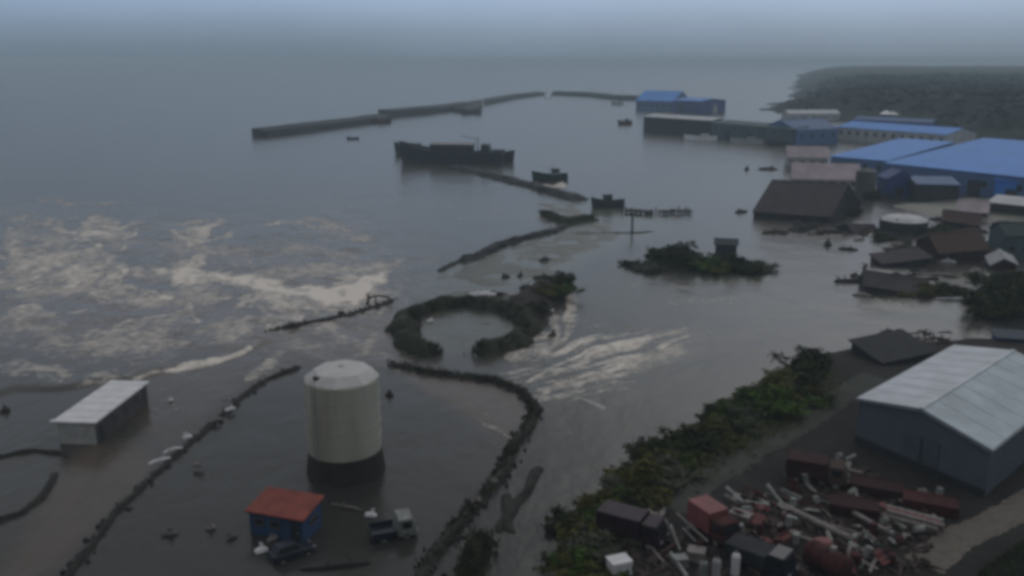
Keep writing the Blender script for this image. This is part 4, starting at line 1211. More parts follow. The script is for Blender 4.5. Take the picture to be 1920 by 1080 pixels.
def bank_cover():
    r = random.Random(31); pts = []
    for i in range(len(bank_line) - 1):
        a, b = bank_line[i], bank_line[i+1]
        for _ in range(1500):
            f = r.random()
            q = P(a[0] + (b[0]-a[0])*f + r.gauss(20, 34), a[1] + (b[1]-a[1])*f + r.gauss(14, 22), 1.5)
            pts.append((q.x, q.y, r.uniform(0, .5)))
    z = yard_h(np.array([q[0] for q in pts]), np.array([q[1] for q in pts]))
    pts = [(q[0], q[1], float(zz) + q[2] * .8) for q, zz in zip(pts, z) if zz > .1]
    scatter('undergrowth', pts, mat('undergrowth_leaf', (0.068, 0.072, 0.028), .9, .5, .5, spec=.15), .26, 32, True)
bank_cover()
def head_scrub():
    r = random.Random(51); xs = [q[0] for q in head_poly]; ys = [q[1] for q in head_poly]
    X = np.array([r.uniform(200, 700) for _ in range(16000)]); Y = np.array([r.uniform(250, 1200) for _ in range(16000)])
    ok = sdf(X, Y, head_poly) > 6; X = X[ok]; Y = Y[ok]; Z = head_h(X, Y)
    scatter('shrubbery', [(a, b, c) for a, b, c in zip(X, Y, Z) if c > 2], mat('headland_leaf', (0.010, 0.015, 0.010), .95, .4, .05, spec=.1), 3.0, 52, True)
head_scrub()
G_isl = 'bushes on the flooded islet'
for (x, y, r_, h_, mi, lb) in ((1245,492,4.6,4.2,0,'tall dark bush at the left of the flooded islet'), (1282,496,4.8,4.8,0,'tallest dark green bush of the flooded islet'), (1325,502,4.2,3.4,3,'green bush in the middle of the flooded islet'),
                           (1378,508,4.6,3.6,0,'wide dark bush in front of the islet hut'), (1415,506,3.6,2.0,2,'low grey-green bush at the right tip of the flooded islet'), (1350,508,3.4,2.6,1,'olive bush at the water edge of the flooded islet'),
                           (1218,508,3.0,1.8,2,'low washed-out bush left of the flooded islet'), (1185,498,2.2,1.5,0,'small drowned bush furthest left of the islet')):
    q = P(x, y); bush(lb, (q.x, q.y, -.1), r_, h_, int(x), mi, x, G_isl)
G_spit = 'bushes on the spit mound'
for (x, y, r_, h_, mi, lb) in ((1052,542,2.6,2.4,0,'dark bush on the seaward end of the spit mound'), (1030,560,2.6,2.2,1,'olive bush on top of the spit mound'), (1062,560,2.2,1.8,3,'green bush at the right edge of the spit mound'), (1010,590,2.4,1.5,0,'low dark bush where the spit mound meets the ring bund')):
    q = P(x, y); bush(lb, (q.x, q.y, .9), r_, h_, int(x), mi, x, G_spit)
G_town = 'bushes around the drowned houses'
for (x, y, r_, h_, mi, lb) in ((1860,590,5.0,5.0,0,'big dark bush at the right edge below the drowned houses'), (1905,585,5.5,6.0,0,'bigger dark bush at the very edge of the photo'), (1880,545,5.0,4.5,0,'dark bush behind the big edge bushes'), (1730,552,3.6,2.2,1,'dark olive bush covering the low dark house'), (1775,550,3.4,2.0,0,'dark bush at the right end of the low dark house'),
                           (1640,372,3.6,3.0,0,'dark bush below the dull grey tank'), (1595,400,3.0,2.4,0,'dark bush beside the annex'), (1770,440,4.0,3.0,0,'dark bush behind the rust red house'), (1690,470,3.4,1.8,2,'drowned bush below the pale octagonal roof'), (1655,450,3.0,1.8,0,'dark drowned bush left of the pale octagonal roof')):
    q = P(x, y); bush(lb, (q.x, q.y, -.1), r_, h_, int(x) % 7, mi, x, G_town)
building('hut', 'small dark blue hut among the bushes of the islet', (1340,484), (1380,486), 3.4, 3.0, .7, mat('navy_boards', (0.025, 0.032, 0.05), 0.8, .3, .8, streak=True), mat('slate_hut_roof', (0.035,0.045,0.055), 0.7, 0.3), 'along', doors=((1.5,2.5,2),))

# ------------------------------------------------------------------ YARD: road and grass
def ribbon(name, pts, wid, m, lift=.05):
    line = []
    for i in range(len(pts) - 1):
        a = PY(*pts[i]); b = PY(*pts[i+1])
        for k_ in range(14): line.append(a.lerp(b, k_ / 14))
    line.append(PY(*pts[-1]))
    V = []; n = len(line); cols = 7
    for i, q in enumerate(line):
        d = line[min(i+1, n-1)] - line[max(i-1, 0)]; d.z = 0; d.normalize(); s = Vector((d.y, -d.x, 0))
        wob = rnd.uniform(.9, 1.1)
        for j in range(cols):
            v = q + s * wid * wob * (j / (cols-1) - .5)
            V.append((v.x, v.y, YZ(v.x, v.y) + lift * (1 if 0 < j < cols-1 else -1)))
    Fq = [(i*cols+j, i*cols+j+1, (i+1)*cols+j+1, (i+1)*cols+j) for i in range(n-1) for j in range(cols-1)]
    o = link(name, np_mesh(name, np.array(V), np.array(Fq)), m); o['kind'] = 'structure'
MG_track = ground_mat('track_gravel', [(0.062, 0.066, 0.054), (0.046, 0.047, 0.04), (0.075, 0.078, 0.068)], (0.15, 0.9), 0.5, 3)
ribbon('track', [(1255,955),(1310,905),(1400,850),(1490,800),(1570,745),(1640,705)], 4.2, MG_track, .04)
ribbon('road', [(1730,1060),(1790,1012),(1850,985),(1925,945),(2080,860)], 3.6, MG_road)
def grass_patch():
    poly = w2([(1800,1100),(1840,1050),(1900,1010),(1990,960),(2100,1000),(2050,1150)], 2.5)
    r = random.Random(5); V = []; Fq = []
    xs = [q[0] for q in poly]; ys = [q[1] for q in poly]
    px_ = np.array([r.uniform(min(xs), max(xs)) for _ in range(14000)]); py_ = np.array([r.uniform(min(ys), max(ys)) for _ in range(14000)])
    ok = inside(px_, py_, poly); zz = yard_h(px_, py_)
    for x, y, z, o_ in zip(px_, py_, zz, ok):
        if not o_: continue
        a = r.uniform(0, 6.28); h_ = r.uniform(.15, .5); w_ = .05
        lx, ly = r.gauss(0, .15), r.gauss(0, .15); i = len(V)
        V += [(x - w_*math.cos(a), y - w_*math.sin(a), z - .02), (x + w_*math.cos(a), y + w_*math.sin(a), z - .02), (x + lx, y + ly, z + h_)]
        Fq.append((i, i+1, i+2))
    o = link('grass', np_mesh('grass', np.array(V), np.array(Fq), smooth=False), mat('grass_blades', (0.035,0.05,0.014), 0.9, 0.4, .5)); o['kind'] = 'stuff'
grass_patch()

# ------------------------------------------------------------------ VEHICLES
def wheel(parent, x, y, r, w_=.26):
    m = MB(); n = 16
    prof = [(r*.55, -w_/2), (r*.92, -w_/2), (r, -w_*.3), (r, w_*.3), (r*.92, w_/2), (r*.55, w_/2)]
    def ring(prof):
        mb = MB()
        for (rr, yy) in prof:
            for j in range(n):
                t_ = 2*math.pi*j/n; mb.v.append((x + rr*math.cos(t_), y + yy, r + rr*math.sin(t_)))
        for k_ in range(len(prof)-1):
            for j in range(n):
                q = (j+1) % n; mb.f.append((k_*n+j, k_*n+q, (k_+1)*n+q, (k_+1)*n+j))
        return mb
    wo = ring(prof).build('wheel', M_tyre, parent)
    rm = ring([(.02, -w_*.3), (r*.56, -w_*.42), (r*.56, w_*.42), (.02, w_*.3)]); rm.build('rim', M_galv, wo)

def truck(label, loc, rz, m_cab, m_box, ln=5.6, wd=2.1, box_h=2.0, tip=0.0, name='truck', cat='truck', flat=False):
    t = thing(name, label, cat, loc, rz, None, tip)
    hw = wd/2
    MB().box(-ln/2, ln/2, -hw*.45, hw*.45, .5, .72).build('chassis', M_dark_wall, t)
    c0 = ln/2 - 1.7
    cab = MB().hexa([(c0, -hw, .6), (ln/2, -hw, .6), (ln/2, hw, .6), (c0, hw, .6)], [(c0, -hw*.94, 2.25), (ln/2-.45, -hw*.94, 2.25), (ln/2-.45, hw*.94, 2.25), (c0, hw*.94, 2.25)]).build('cab', m_cab, t, bevel=.06)
    MB().hexa([(ln/2-.21, -hw*.82, 1.45), (ln/2-.195, -hw*.82, 1.45), (ln/2-.195, hw*.82, 1.45), (ln/2-.21, hw*.82, 1.45)],
              [(ln/2-.40, -hw*.80, 2.12), (ln/2-.385, -hw*.80, 2.12), (ln/2-.385, hw*.80, 2.12), (ln/2-.40, hw*.80, 2.12)]).build('windscreen', M_glass, cab)
    for s in (-1, 1):
        MB().box(c0+.35, c0+1.1, *sorted((s*hw*.985, s*(hw*.985+.03))), 1.4, 2.0).build('side_window', M_glass, cab)
        MB().box(ln/2-.02, ln/2+.05, *sorted((s*hw*.55, s*hw*.8)), .85, 1.05).build('headlight', M_pale_wall, cab)
    if flat:
        MB().box(-ln/2, c0-.12, -hw, hw, .75, .9).box(-ln/2, c0-.12, -hw, -hw+.06, .9, 1.35).box(-ln/2, c0-.12, hw-.06, hw, .9, 1.35).box(-ln/2, -ln/2+.06, -hw+.07, hw-.07, .9, 1.35).build('bed', m_box, t)
    else:
        MB().box(-ln/2, c0-.12, -hw*1.03, hw*1.03, .75, .75+box_h).build('cargo_box', m_box, t, bevel=.05)
    for x in (-ln/2+1.0, ln/2-1.0):
        for s in (-1, 1): wheel(t, x, s*hw*.86, .45)
    return t

def car(label, loc, rz, m, tip=0.0, ln=4.3, group=None):
    t = thing('car', label, 'car', loc, rz, group, tip)
    hw = .86
    MB().hexa([(-ln/2, -hw, .3), (ln/2, -hw, .3), (ln/2, hw, .3), (-ln/2, hw, .3)], [(-ln/2+.05, -hw*.96, .95), (ln/2-.1, -hw*.96, .85), (ln/2-.1, hw*.96, .85), (-ln/2+.05, hw*.96, .95)]).build('body', m, t, bevel=.1)
    cab = MB().hexa([(-ln*.42, -hw*.92, .9), (ln*.22, -hw*.92, .9), (ln*.22, hw*.92, .9), (-ln*.42, hw*.92, .9)], [(-ln*.33, -hw*.72, 1.5), (ln*.06, -hw*.72, 1.5), (ln*.06, hw*.72, 1.5), (-ln*.33, hw*.72, 1.5)]).build('cabin', m, t, bevel=.05)
    MB().hexa([(ln*.215, -hw*.8, .97), (ln*.222, -hw*.8, .97), (ln*.222, hw*.8, .97), (ln*.215, hw*.8, .97)], [(ln*.085, -hw*.66, 1.44), (ln*.092, -hw*.66, 1.44), (ln*.092, hw*.66, 1.44), (ln*.085, hw*.66, 1.44)]).build('windscreen', M_glass, cab)
    for s in (-1, 1):
        MB().hexa([(-ln*.36, *[s*hw*.905]*1, .98), (ln*.17, s*hw*.905, .98), (ln*.17, s*hw*.925, .98), (-ln*.36, s*hw*.925, .98)],
                  [(-ln*.31, s*hw*.745, 1.42), (ln*.05, s*hw*.745, 1.42), (ln*.05, s*hw*.765, 1.42), (-ln*.31, s*hw*.765, 1.42)]).build('side_window', M_glass, cab)
        MB().box(ln/2-.08, ln/2+.01, *sorted((s*hw*.5, s*hw*.85)), .6, .76).build('headlight', M_pale_wall, t)
        for x in (-ln*.3, ln*.31): wheel(t, x, s*hw*.88, .32, .2)
    return t

p = P(735, 1012)
truck('dark navy pickup truck with pale bonnet sunk by the tank', (p.x, p.y + .8, -.35), R(20), M_galv, M_car_paint, 4.0, 1.9, name='pickup_truck', flat=True, tip=R(4))
p = P(548, 1040)
car('dark car wedged against the blue kiosk', (p.x, p.y, -.3), R(35), M_car_paint, R(-6), 3.6)

q = PY(1185, 1012); truck('dark plum truck parked at the near end of the bank', (q.x, q.y, q.z), R(-30), M_plum, M_plum, 5.6, 2.2, 1.7)
q = PY(1338, 1008); truck('small red box truck with faded pink top in the scrap yard', (q.x, q.y, q.z), R(-62), M_rust, M_faded_red, 4.6, 2.0, 1.9)
q = PY(1425, 1070); truck('dark blue truck in the middle of the scrap yard', (q.x, q.y, q.z), R(-40), M_car_paint, M_dark_wall, 5.2, 2.1, 1.2)
q = PY(1530, 905); truck('rust brown lorry before the warehouse wall', (q.x, q.y, q.z), R(-22), M_rust_brown, M_rust_dark, 5.5, 2.2, 1.7)

# ------------------------------------------------------------------ SCRAP
def pipe_between(a, b, r, m, label, group=None, name='pipe'):
    A, B = Vector(a), Vector(b)
    t = MB().tube([(0, 0, 0), tuple((B - A) * .5 + Vector((0, 0, -.03))), tuple(B - A)], r, 10).build(name, m)
    t.location = A
    return tag(t, label, 'pipe', group)
def container(label, c, rz, m, ln=6, wd=2.4, h=2.4, tip=0.0, name='container'):
    t = thing(name, label, 'container', c, rz, None, tip)
    mb = MB(); n = 20
    mb.box(-ln/2, ln/2, -wd/2, wd/2, .1, h)
    mb.build('body', m, t)
    rb = MB()
    for i in range(n):
        x = -ln/2 + .2 + (ln - .4) * i / (n - 1)
        for s in (-1, 1): rb.box(x - .06, x + .06, *sorted((s*wd/2 + s*.003, s*(wd/2 + .05))), .22, h - .12)
    rb.build('side_rib', m, t)['kind'] = 'stuff'
    for s in (-1, 1):
        MB().box(ln/2 + .003, ln/2 + .05, *sorted((s*.03, s*(wd/2 - .06))), .2, h - .1).build('door', m, t)
        MB().bar((ln/2 + .08, s*.35, .25), (ln/2 + .08, s*.35, h - .15), .05).build('lock_bar', M_galv, t)
        MB().box(-ln/2, ln/2, *sorted((s*(wd/2 - .12), s*(wd/2 + .02))), h + .003, h + .06).build('top_rail', m, t)
    return t
for (x, y, rz, m, ln, lb, tp) in ((1640,925,-24,M_rust_dark,4.6,'dark red container below the warehouse wall',0), (1742,955,-24,M_rust,4.4,'rusty red container at the right end below the warehouse wall',0),
                               (1600,962,-20,M_rust_dark,4.0,'low dark red skip beside the long pale pipe',0)):
    q = PY(x, y); container(lb, (q.x, q.y, q.z - .08), R(rz), m, ln, 2.2, 1.9 if 'low' not in lb else 1.1, tp)

# long pale pipes and poles
A = PY(1470, 958, .5); B = PY(1592, 1022, .7)
pipe_between(A, B, .26, M_pale_pipe, 'longest pale pipe lying across the scrap yard')
A = PY(1592, 968, .6); B = PY(1662, 1010, .7)
pipe_between(A, B, .2, M_pale_pipe, 'shorter pale pipe right of the longest one')
A = PY(1560, 950, .4); B = PY(1590, 968, .9)
pipe_between(A, B, .13, M_galv, 'thin bent grey pipe above the shorter pale pipe')
A = PY(1268, 980, .9); B = PY(1326, 1036, 1.0)
pipe_between(A, B, .09, M_pale_pipe, 'thin pale pole left of the small red box truck')
A = PY(1280, 1000, .5); B = PY(1318, 1040, .5)
pipe_between(A, B, .08, M_galv, 'thin grey pole lying beside the thin pale pole')
# bundle of pipes: every pipe is a part
q = PY(1712, 985)
t = thing('pipe_bundle', 'stacked bundle of dull red and grey pipes before the warehouse', 'pipe bundle', (q.x, q.y, q.z), R(-34))
k_ = 0
for row in range(3):
    for c_ in range(5 - row):
        y = (c_ - (4 - row) / 2) * .42; z = .2 + row * .36
        e = rnd.uniform(-.25, .25)
        MB().tube([(-2.3 + e, y, z), (2.2 + e, y, z)], .19, 10).build('pipe', [M_rust_brown, M_pale_pipe, M_faded_red, M_galv][k_ % 4], t); k_ += 1
for x in (-1.2, 1.0):
    MB().box(x - .06, x + .06, -1.25, 1.25, -.06, -.003).build('sleeper', M_dark_wood, t)
# red boiler tank
q = PY(1550, 1072)
t = thing('boiler', 'rusty red horizontal boiler with pale end at the bottom of the scrap yard', 'boiler', (q.x, q.y, q.z + 1.0), R(-55))
n_ = [(-1.9, .3), (-1.8, .75), (-1.6, 1.0), (1.5, 1.0), (1.7, .78), (1.8, .3)]
MB().tube([(x, 0, 0) for x, _ in n_], [r_ for _, r_ in n_], 20).build('shell', M_rust, t)
for x in (-1.2, 0, 1.2):
    MB().tube([(x - .05, 0, 0), (x + .05, 0, 0)], 1.04, 20).build('band', M_rust_dark, t)
MB().tube([(.4, 0, .95), (.4, 0, 1.35)], .25, 12).build('manhole', M_pale_pipe, t)
for x in (-1, 1): MB().box(x - .15, x + .15, -.7, .7, -1.15, -.72).build('saddle', M_dark_wall, t)
q = PY(1540, 1035, 0)
t = tag(MB().hexa([(-.9,-.7,0),(.8,-.8,0),(.9,.7,0),(-.8,.8,0)], [(-.7,-.5,1.0),(.6,-.6,1.1),(.7,.5,1.2),(-.6,.6,1.0)]).build('tarpaulin', M_faded_red, bevel=.12), 'faded pink tarpaulin heap behind the boiler', 'tarpaulin'); t.location = q
# big ring (tyre like) beside the boiler
def ringob(label, loc, r, w_, m, rx, rz, name='tyre', cat='tyre', group=None):
    mb = MB(); n = 20; k2 = 8
    for i in range(n):
        a = 2*math.pi*i/n
        for j in range(k2):
            b = 2*math.pi*j/k2
            rr = r + w_*math.cos(b); mb.v.append((rr*math.cos(a), rr*math.sin(a), w_*math.sin(b)*1.1))
    for i in range(n):
        for j in range(k2):
            i2 = (i+1) % n; j2 = (j+1) % k2
            mb.f.append((i*k2+j, i2*k2+j, i2*k2+j2, i*k2+j2))
    o = mb.build(name, m, smooth=True); o.location = loc; o.rotation_euler = (rx, 0, rz)
    return tag(o, label, cat, group)
q = PY(1598, 1052, .6); ringob('pale steel hoop leaning at the right end of the boiler', q, .6, .12, M_pale_pipe, R(65), R(40), 'hoop', 'hoop')
for (x, y, lb) in ((1462,1010,'black tyre lying below the longest pale pipe'), (1250,1025,'black tyre near the plum truck'), (1655,1050,'black tyre at the right of the boiler')):
    q = PY(x, y, .18); ringob(lb, q, .38, .17, M_tyre, R(rnd.uniform(-12, 12)), 0, group='tyres in the scrap yard')
# pale boxes, posts
def crate(label, loc, sx, sy, sz, rz, m, tip=0.0, group=None, name='crate'):
    t = thing(name, label, name.replace('_', ' '), loc, rz, group, tip)
    MB().box(-sx/2, sx/2, -sy/2, sy/2, .02, sz).build('body', m, t)
    for s in (-1, 1):
        MB().box(-sx/2 - .03, sx/2 + .03, *sorted((s*(sy/2+.003), s*(sy/2 + .05))), sz*.1, sz*.25).build('slat', m, t)
        MB().box(-sx/2 - .03, sx/2 + .03, *sorted((s*(sy/2+.003), s*(sy/2 + .05))), sz*.75, sz*.9).build('slat', m, t)
    MB().box(-sx/2 - .05, sx/2 + .05, -sy/2 - .06, sy/2 + .06, sz + .003, sz + .06).build('lid', m, t)
q = PY(1388, 980); crate('pale chest right of the small red box truck', q, 1.7, 1.0, .9, R(-38), M_pale_pipe)
q = PY(1160, 1075); crate('white chest at the bottom edge near the plum truck', q, 1.6, 1.2, 1.2, R(20), M_white_paint)
q = PY(1305, 1050); crate('grey chest below the thin pale pole', q, 1.3, 1.0, .9, R(-20), M_pale_pipe)
q = PY(1275, 1062); crate('dull chest left of the grey chest', q, 1.0, .8, .8, R(10), M_galv)
for (x, y, h_, m, lb) in ((1378,1078,1.9,M_white_paint,'white gas cylinder, brightest of the three standing posts'), (1342,1084,1.7,M_pale_wall,'dull white gas cylinder left of the brightest one'), (1318,1082,1.4,M_galv,'grey gas cylinder at the left of the white ones')):
    q = PY(x, y)
    t = thing('gas_cylinder', lb, 'gas cylinder', q, 0, 'upright cylinders at the bottom of the yard')
    MB().lathe([(.3, 0), (.34, .05), (.34, h_*.85), (.24, h_*.96), (.1, h_)], 14).build('body', m, t)
    MB().lathe([(.08, 0), (.08, .15), (.13, .16), (.13, .22)], 10).build('valve', M_rust_brown, t, loc=(0, 0, h_ + .002))
# small scrap, each piece its own thing
spots = [(1380,938,'bent pale bar above the pale chest'), (1408,950,'pale bracket above the pale chest'), (1425,944,'pale plate beyond the pale bracket'), (1442,932,'bright tin sheet at the track edge'), (1590,880,'shiny tin scrap on the dark red container roof side'),
         (1628,1018,'twisted grey sheet at the end of the longest pipe'), (1645,1028,'crumpled grey tin below the shorter pale pipe'), (1672,1020,'torn grey sheet right of the crumpled tin'), (1695,1012,'pale strip before the pipe bundle'), (1418,1010,'small pale tin in the dark middle of the yard'),
         (1240,968,'pale tin plate behind the thin poles'), (1222,966,'tiny pale scrap behind the plum truck'), (1108,1020,'white tin glinting under the near bush'), (1480,930,'brown sheet above the longest pipe'), (1500,985,'brown torn sheet under the longest pipe'),
         (1610,995,'pale lump of metal between the two long pipes'), (1520,965,'grey strip lying by the longest pipe'), (1655,955,'pink strip against the dark red container'), (1690,945,'pale rod end on the pipe bundle side'), (1450,1000,'dull brown plate by the black tyre'),
         (1412,790,'pale sign board caught in the bank bushes')]
for i, (x, y, lb) in enumerate(spots):
    q = PY(x, y, .15)
    r = random.Random(900 + i); s = r.uniform(.5, 1.0)
    mb = MB()
    nn = 5
    pts = [[(u / nn - .5) * s * 1.6, 0] for u in range(nn + 1)]
    zz = [r.uniform(0, .35) for _ in range(nn + 1)]
    for u in range(nn):
        x0, x1 = pts[u][0], pts[u+1][0]; w_ = s * r.uniform(.35, .6)
        mb.hexa([(x0, -w_/2, zz[u]), (x1, -w_/2, zz[u+1]), (x1, w_/2, zz[u+1]+.08), (x0, w_/2, zz[u]+.08)], [(x0, -w_/2, zz[u]+.05), (x1, -w_/2, zz[u+1]+.05), (x1, w_/2, zz[u+1]+.13), (x0, w_/2, zz[u]+.13)])
    m = M_rust_brown if 'brown' in lb else M_faded_red if 'pink' in lb else M_galv if 'grey' in lb else M_white_paint if ('bright' in lb or 'white' in lb or 'sign' in lb) else M_pale_pipe
    o = mb.build('sheet_metal', m); o.location = q; o.rotation_euler = (r.uniform(-.4, .4), r.uniform(-.3, .3), r.uniform(0, 3.1))
    tag(o, lb, 'scrap metal', 'loose scrap in the yard')
G_sc = 'loose scrap in the yard'
dirv = (PY(1592, 1022) - PY(1470, 958)); base_a = math.atan2(dirv.y, dirv.x)
def scrap_pieces():
    r = random.Random(404)
    kinds = [('rusty pipe jumbled in the scrap yard heap', M_rust), ('pale pipe jumbled in the scrap yard heap', M_pale_pipe), ('grey girder jumbled in the scrap yard heap', M_galv), ('rust brown girder jumbled in the scrap yard heap', M_rust_brown),
             ('bent red tin sheet jumbled in the scrap yard heap', mat('dull_red_tin', (0.13, 0.034, 0.034), .7, .4, 1.5)), ('bent pale tin sheet jumbled in the scrap yard heap', M_pale_pipe), ('dark red drum jumbled in the scrap yard heap', M_rust), ('grey drum jumbled in the scrap yard heap', M_galv)]
    regs = [(1440,935,1780,1075), (1230,985,1500,1078), (1480,860,1600,960), (1370,925,1500,1000)]
    for i in range(150):
        a = regs[i % 4] if i % 5 else regs[0]
        x, y = r.uniform(a[0], a[2]), r.uniform(a[1], a[3])
        if x > 1690 and y > 1010: x -= 120
        q = PY(x, y, r.uniform(.15, .6)); k = r.randrange(8); lb, m = kinds[k]; lb = lb.replace('the scrap yard heap', ['the heap by the pipe bundle', 'the heap in front of the dark blue truck', 'the heap near the rust brown lorry', 'the heap behind the red box truck'][(0 if not i % 5 else i % 4)])
        an = base_a + r.gauss(0, .35) if r.random() < .7 else r.uniform(0, 3.1)
        if k < 2:
            L_ = r.uniform(1.2, 3.2)
            o = MB().tube([(-L_/2, 0, 0), (0, r.gauss(0, .12), r.uniform(-.05, .12)), (L_/2, 0, r.uniform(-.1, .2))], r.uniform(.06, .15), 8).build('pipe', m); cat = 'pipe'
        elif k < 4:
            L_ = r.uniform(1.2, 3.0); mb = MB()
            mb.box(-L_/2, L_/2, -.13, .13, .105, .13).box(-L_/2, L_/2, -.13, .13, -.13, -.105).box(-L_/2, L_/2, -.015, .015, -.104, .104)
            o = mb.build('girder', m); cat = 'girder'
        elif k < 6:
            mb = MB(); nn = 6; zz = [r.uniform(0, .4) for _ in range(nn + 1)]; w_ = r.uniform(.25, .6); l_ = r.uniform(.8, 1.7)
            for u in range(nn):
                x0, x1 = (u / nn - .5) * l_, ((u + 1) / nn - .5) * l_
                mb.hexa([(x0, -w_, zz[u]), (x1, -w_, zz[u+1]), (x1, w_, zz[u+1] + .1), (x0, w_, zz[u] + .1)], [(x0, -w_, zz[u] + .03), (x1, -w_, zz[u+1] + .03), (x1, w_, zz[u+1] + .13), (x0, w_, zz[u] + .13)])
            o = mb.build('tin_sheet', m); cat = 'tin sheet'
        else:
            o = MB().lathe([(.28, 0), (.3, .02), (.3, .28), (.32, .3), (.32, .33), (.3, .35), (.3, .85), (.28, .88)], 14).build('drum', m); cat = 'drum'
        o.location = q; o.rotation_euler = (r.gauss(0, .25) + (1.5 if k >= 6 and r.random() < .6 else 0), r.gauss(0, .15), an)
        tag(o, lb, cat, G_sc)
scrap_pieces()
# rubbish nobody could count under it all
def litter():
    r = random.Random(77); mb = MB()
    reg = [(1090,1000,1760,1085), (1370,930,1700,1000), (1480,880,1640,960)]
    for i in range(900):
        a = reg[r.randrange(3)]
        q = PY(r.uniform(a[0], a[2]), r.uniform(a[1], a[3]))
        l_, w_, h_ = r.uniform(.1, .9) ** 1.5 + .08, r.uniform(.05, .28), r.uniform(.03, .3)
        an = r.uniform(0, 3.1); c, s = math.cos(an), math.sin(an)
        def tr(x, y, z): return (q.x + x*c - y*s, q.y + x*s + y*c, q.z + z + x*.2)
        mb.hexa([tr(-l_,-w_,-.05), tr(l_,-w_,-.05), tr(l_,w_,-.05), tr(-l_,w_,-.05)], [tr(-l_*.8,-w_*.7,h_), tr(l_*.9,-w_,h_*.8), tr(l_,w_*.8,h_), tr(-l_,w_,h_*.7)])
    o = mb.build('rubble', mat('mixed_scrap', (0.075,0.055,0.05), .9, .3, .9, col2=(0.022,0.014,0.014))); o['kind'] = 'stuff'
litter()

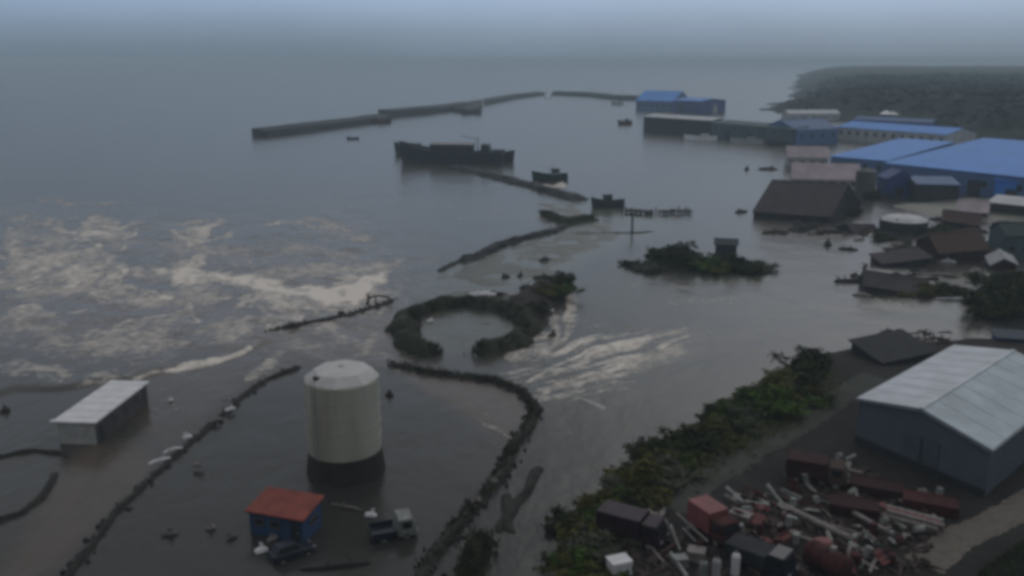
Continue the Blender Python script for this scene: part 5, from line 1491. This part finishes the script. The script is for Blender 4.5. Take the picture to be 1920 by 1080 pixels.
# ------------------------------------------------------------------ FLOATING WRECKAGE
def plank_ob(label, x, y, ln, wd, rz, m, group, z=.05, h=.25, name='driftwood', cat='driftwood'):
    q = P(x, y)
    r = random.Random(int(x * 7 + y))
    mb = MB()
    mb.tube([(-ln/2, 0, 0), (-ln*.2, r.uniform(-.05, .05)*ln, h*.3), (ln*.15, r.uniform(-.05, .05)*ln, h*.5), (ln/2, 0, 0)], [wd*.4, wd*.5, wd*.55, wd*.3], 7)
    for _ in range(2):
        x0 = r.uniform(-.3, .3)*ln
        mb.tube([(x0, 0, h*.2), (x0 + r.uniform(-.2, .2)*ln, r.uniform(-.15, .15)*ln, h + wd*.8)], [wd*.25, wd*.1], 5)
    o = mb.build(name, m); o.location = (q.x, q.y, z); o.rotation_euler = (0, 0, rz)
    return tag(o, label, cat, group)
GW = 'wreckage drifting in the flood'
for (x, y, l_, w_, a, m, lb) in (
    (1022,489,2.2,1.0,.4,M_dark_wood,'dark lump drifting alone above the spit'), (948,520,1.6,.8,.2,M_dark_wood,'small dark lump left of the spit bushes'), (975,518,1.4,.7,1,M_dark_wood,'dark lump beside the small one left of the spit bushes'),
    (1015,522,3.2,.9,.1,M_dark_wood,'dark log lying behind the spit bushes'), (985,540,2.2,.8,.5,M_dark_wood,'dark debris between ring bund and spit bushes'), (935,553,3.0,.8,0,M_dark_wood,'dark log stranded above the ring bund'),
    (905,562,4.5,.9,.05,M_white_paint,'bright white board washed against the ring bund'), (965,556,4.0,.5,.1,M_pale_pipe,'pale plank right of the bright white board'), (1030,583,1.5,.8,.3,M_white_paint,'white scrap at the right foot of the spit mound'), (1035,630,1.6,.8,.9,M_dark_wood,'dark lump in the overflow right of the ring bund'), (806,603,1.0,.5,.3,M_white_paint,'white speck inside the ring bund'),
    (1390,398,3.5,1.0,.3,M_dark_wood,'dark wreckage left of the big brown roof'), (1400,318,4.5,1.6,1.2,M_dark_wood,'dark drift pile in front of the pink-roofed house'), (1440,318,7,1.5,0,M_dark_wood,'dark raft of timber by the pink-roofed house'), (1552,460,2.0,1.6,1.3,M_dark_wood,'upright dark stump in the right-hand flood'),
    (1590,468,4.0,.8,-.3,M_dark_wood,'dark log right of the upright stump'), (1625,432,6.0,.8,-.2,M_dark_wood,'long dark beam left of the pale octagonal roof'), (1595,528,6.0,.9,.02,M_dark_wood,'long dark beam at the left of the low dark house'), (1690,530,2.2,.9,-.4,M_white_paint,'white panel lying on the low dark house front'), (1785,548,5.0,.8,-.1,M_dark_wood,'dark beam at the right of the low dark house'),
    (1650,542,4.0,.7,0,M_pale_pipe,'pale plank before the low dark house'), (1790,562,6.0,.7,-.1,M_pale_wall,'pale board right of the low dark house'), (1775,492,3.5,1.0,-.3,M_pale_wall,'pale sheet before the rust red house'), (1700,486,5.0,.7,.1,M_dark_wood,'dark beam below the pale octagonal roof'), (1722,468,1.2,1.0,.4,M_dark_wood,'dark barrel-sized lump below the pale octagonal roof'), (1880,465,2.4,1.6,.2,M_dark_wood,'dark lump before the dark green shed'),
    (1760,515,5.0,.6,-.2,M_pale_pipe,'pale pole between rust red house and low dark house'), (1660,418,3.0,1.2,.2,M_pale_wall,'pale sheet at the left of the octagonal roof'), (1740,455,5.0,.8,-.15,M_dark_wood,'dark beam between octagonal roof and rust red house'), (1610,450,3.0,.6,.3,M_pale_pipe,'pale branch in front of the dark drowned bush'),
    (1640,655,3.2,.8,.1,M_dark_wood,'dark timber behind the far end bush of the bank'), (1668,658,2.4,.7,-.1,M_pale_pipe,'pale timber before the collapsed dark roof'), (1690,640,5.0,.9,.05,M_dark_wood,'dark beam beyond the collapsed dark roof'), (1505,668,1.6,.8,.3,M_pale_wall,'pale debris caught behind the far end bush'),
    (320,752,0.6,.4,.5,M_white_paint,'white speck in the surge right of the white hut'), (372,880,1.0,.5,0,M_pale_pipe,'pale plank inside the shore bund'), (318,1003,1.3,.6,.2,M_concrete,'grey slab lower left in the flooded yard'), (396,992,.8,.5,.4,M_pale_pipe,'pale scrap left of the red-roofed kiosk'), (435,1010,1.0,.35,.8,M_concrete,'grey stick left of the red-roofed kiosk'), (10,772,1.0,.7,1,M_dark_wood,'dark stump at the left edge beyond the white hut'),
    (730,742,.9,.6,0,M_dark_wood,'dark lump right of the white tank'), (926,912,.6,.5,0,M_pale_pipe,'pale stone-sized scrap on the yard bund'), (895,948,.6,.5,0,M_pale_pipe,'pale scrap lower down the yard bund'), (650,952,3.2,.3,-.35,M_wood,'weathered beam lying between kiosk and pickup'), (696,968,1.0,.6,-.2,M_white_paint,'white panel at the end of the weathered beam'),
    (490,1035,1.0,.7,.5,M_white_paint,'round white bundle before the red-roofed kiosk'), (512,1012,1.1,.5,.9,M_pale_pipe,'pale plank leaning by the kiosk wall'), (560,985,.8,.5,.6,M_white_paint,'white sheet caught on the kiosk corner'), (630,1062,5.5,.4,.18,M_dark_wood,'long dark pole at the bottom below the kiosk'), (640,588,1.2,.5,.2,M_dark_wood,'dark driftwood on the mud bar'),
    (300,872,2.2,.35,.75,M_white_paint,'first white board on the shore bund'), (325,852,2.0,.35,.75,M_white_paint,'second white board on the shore bund, next to the dark gap'), (352,828,.9,.55,.6,M_white_paint,'white box shape at the top of the boards on the shore bund'), (405,795,1.3,.4,.7,M_pale_pipe,'pale board further up the shore bund'), (432,775,1.2,.5,.6,M_white_paint,'white scrap furthest up the shore bund'), (424,758,.7,.4,.5,M_pale_pipe,'pale speck above the white scrap on the shore bund'),
    (548,612,2.0,.8,.2,M_dark_wood,'brown stump at the left end of the mud bar')):
    plank_ob(lb, x, y, l_, w_, a, m, GW, .45 if 'shore bund' in lb else .5 if 'yard bund' in lb else .9 if 'ring bund' in lb and 'against' in lb else .05)

def drowned_wreckage():
    r = random.Random(808)
    regs = [(1590,430,1880,470), (1580,500,1860,560), (1640,640,1780,668), (1440,420,1640,440), (1760,380,1910,440)]
    for i in range(120):
        a = regs[i % 5]; x, y = r.uniform(a[0], a[2]), r.uniform(a[1], a[3])
        lb, m = [('dark broken beam drifting between the drowned houses', M_dark_wood), ('pale broken board drifting between the drowned houses', M_pale_pipe), ('brown broken plank drifting between the drowned houses', M_rust_brown)][(0, 0, 0, 1, 2)[r.randrange(5)]]
        k = mpp(y) / .1
        lb = lb.replace('between the drowned houses', ['around the pale octagonal tank roof', 'along the low dark house', 'by the collapsed dark roof', 'before the brown-roofed building', 'on the factory ground'][i % 5]).replace('drifting on', 'lying on').replace('drifting by the coll', 'lying by the coll')
        plank_ob(lb, x, y, r.uniform(1.5, 4.5) * k, r.uniform(.3, .9) * k, r.gauss(0, .5), m, 'broken timber between the drowned houses', .1 if a[0] != 1640 else 1.5)
drowned_wreckage()

# ------------------------------------------------------------------ HAZE over the whole bay
def haze():
    o = MB().box(-9600, 9600, -400, 9700, -6, 44).build('haze', None)
    m = bpy.data.materials.new('haze_air'); m.use_nodes = True
    t_ = m.node_tree; t_.nodes.clear()
    ou = t_.nodes.new('ShaderNodeOutputMaterial'); pv = t_.nodes.new('ShaderNodeVolumePrincipled')
    pv.inputs['Color'].default_value = (0.76, 0.915, 1.0, 1); pv.inputs['Density'].default_value = 0.00042
    t_.links.new(pv.outputs[0], ou.inputs['Volume'])
    o.data.materials.append(m); o['kind'] = 'stuff'
haze()
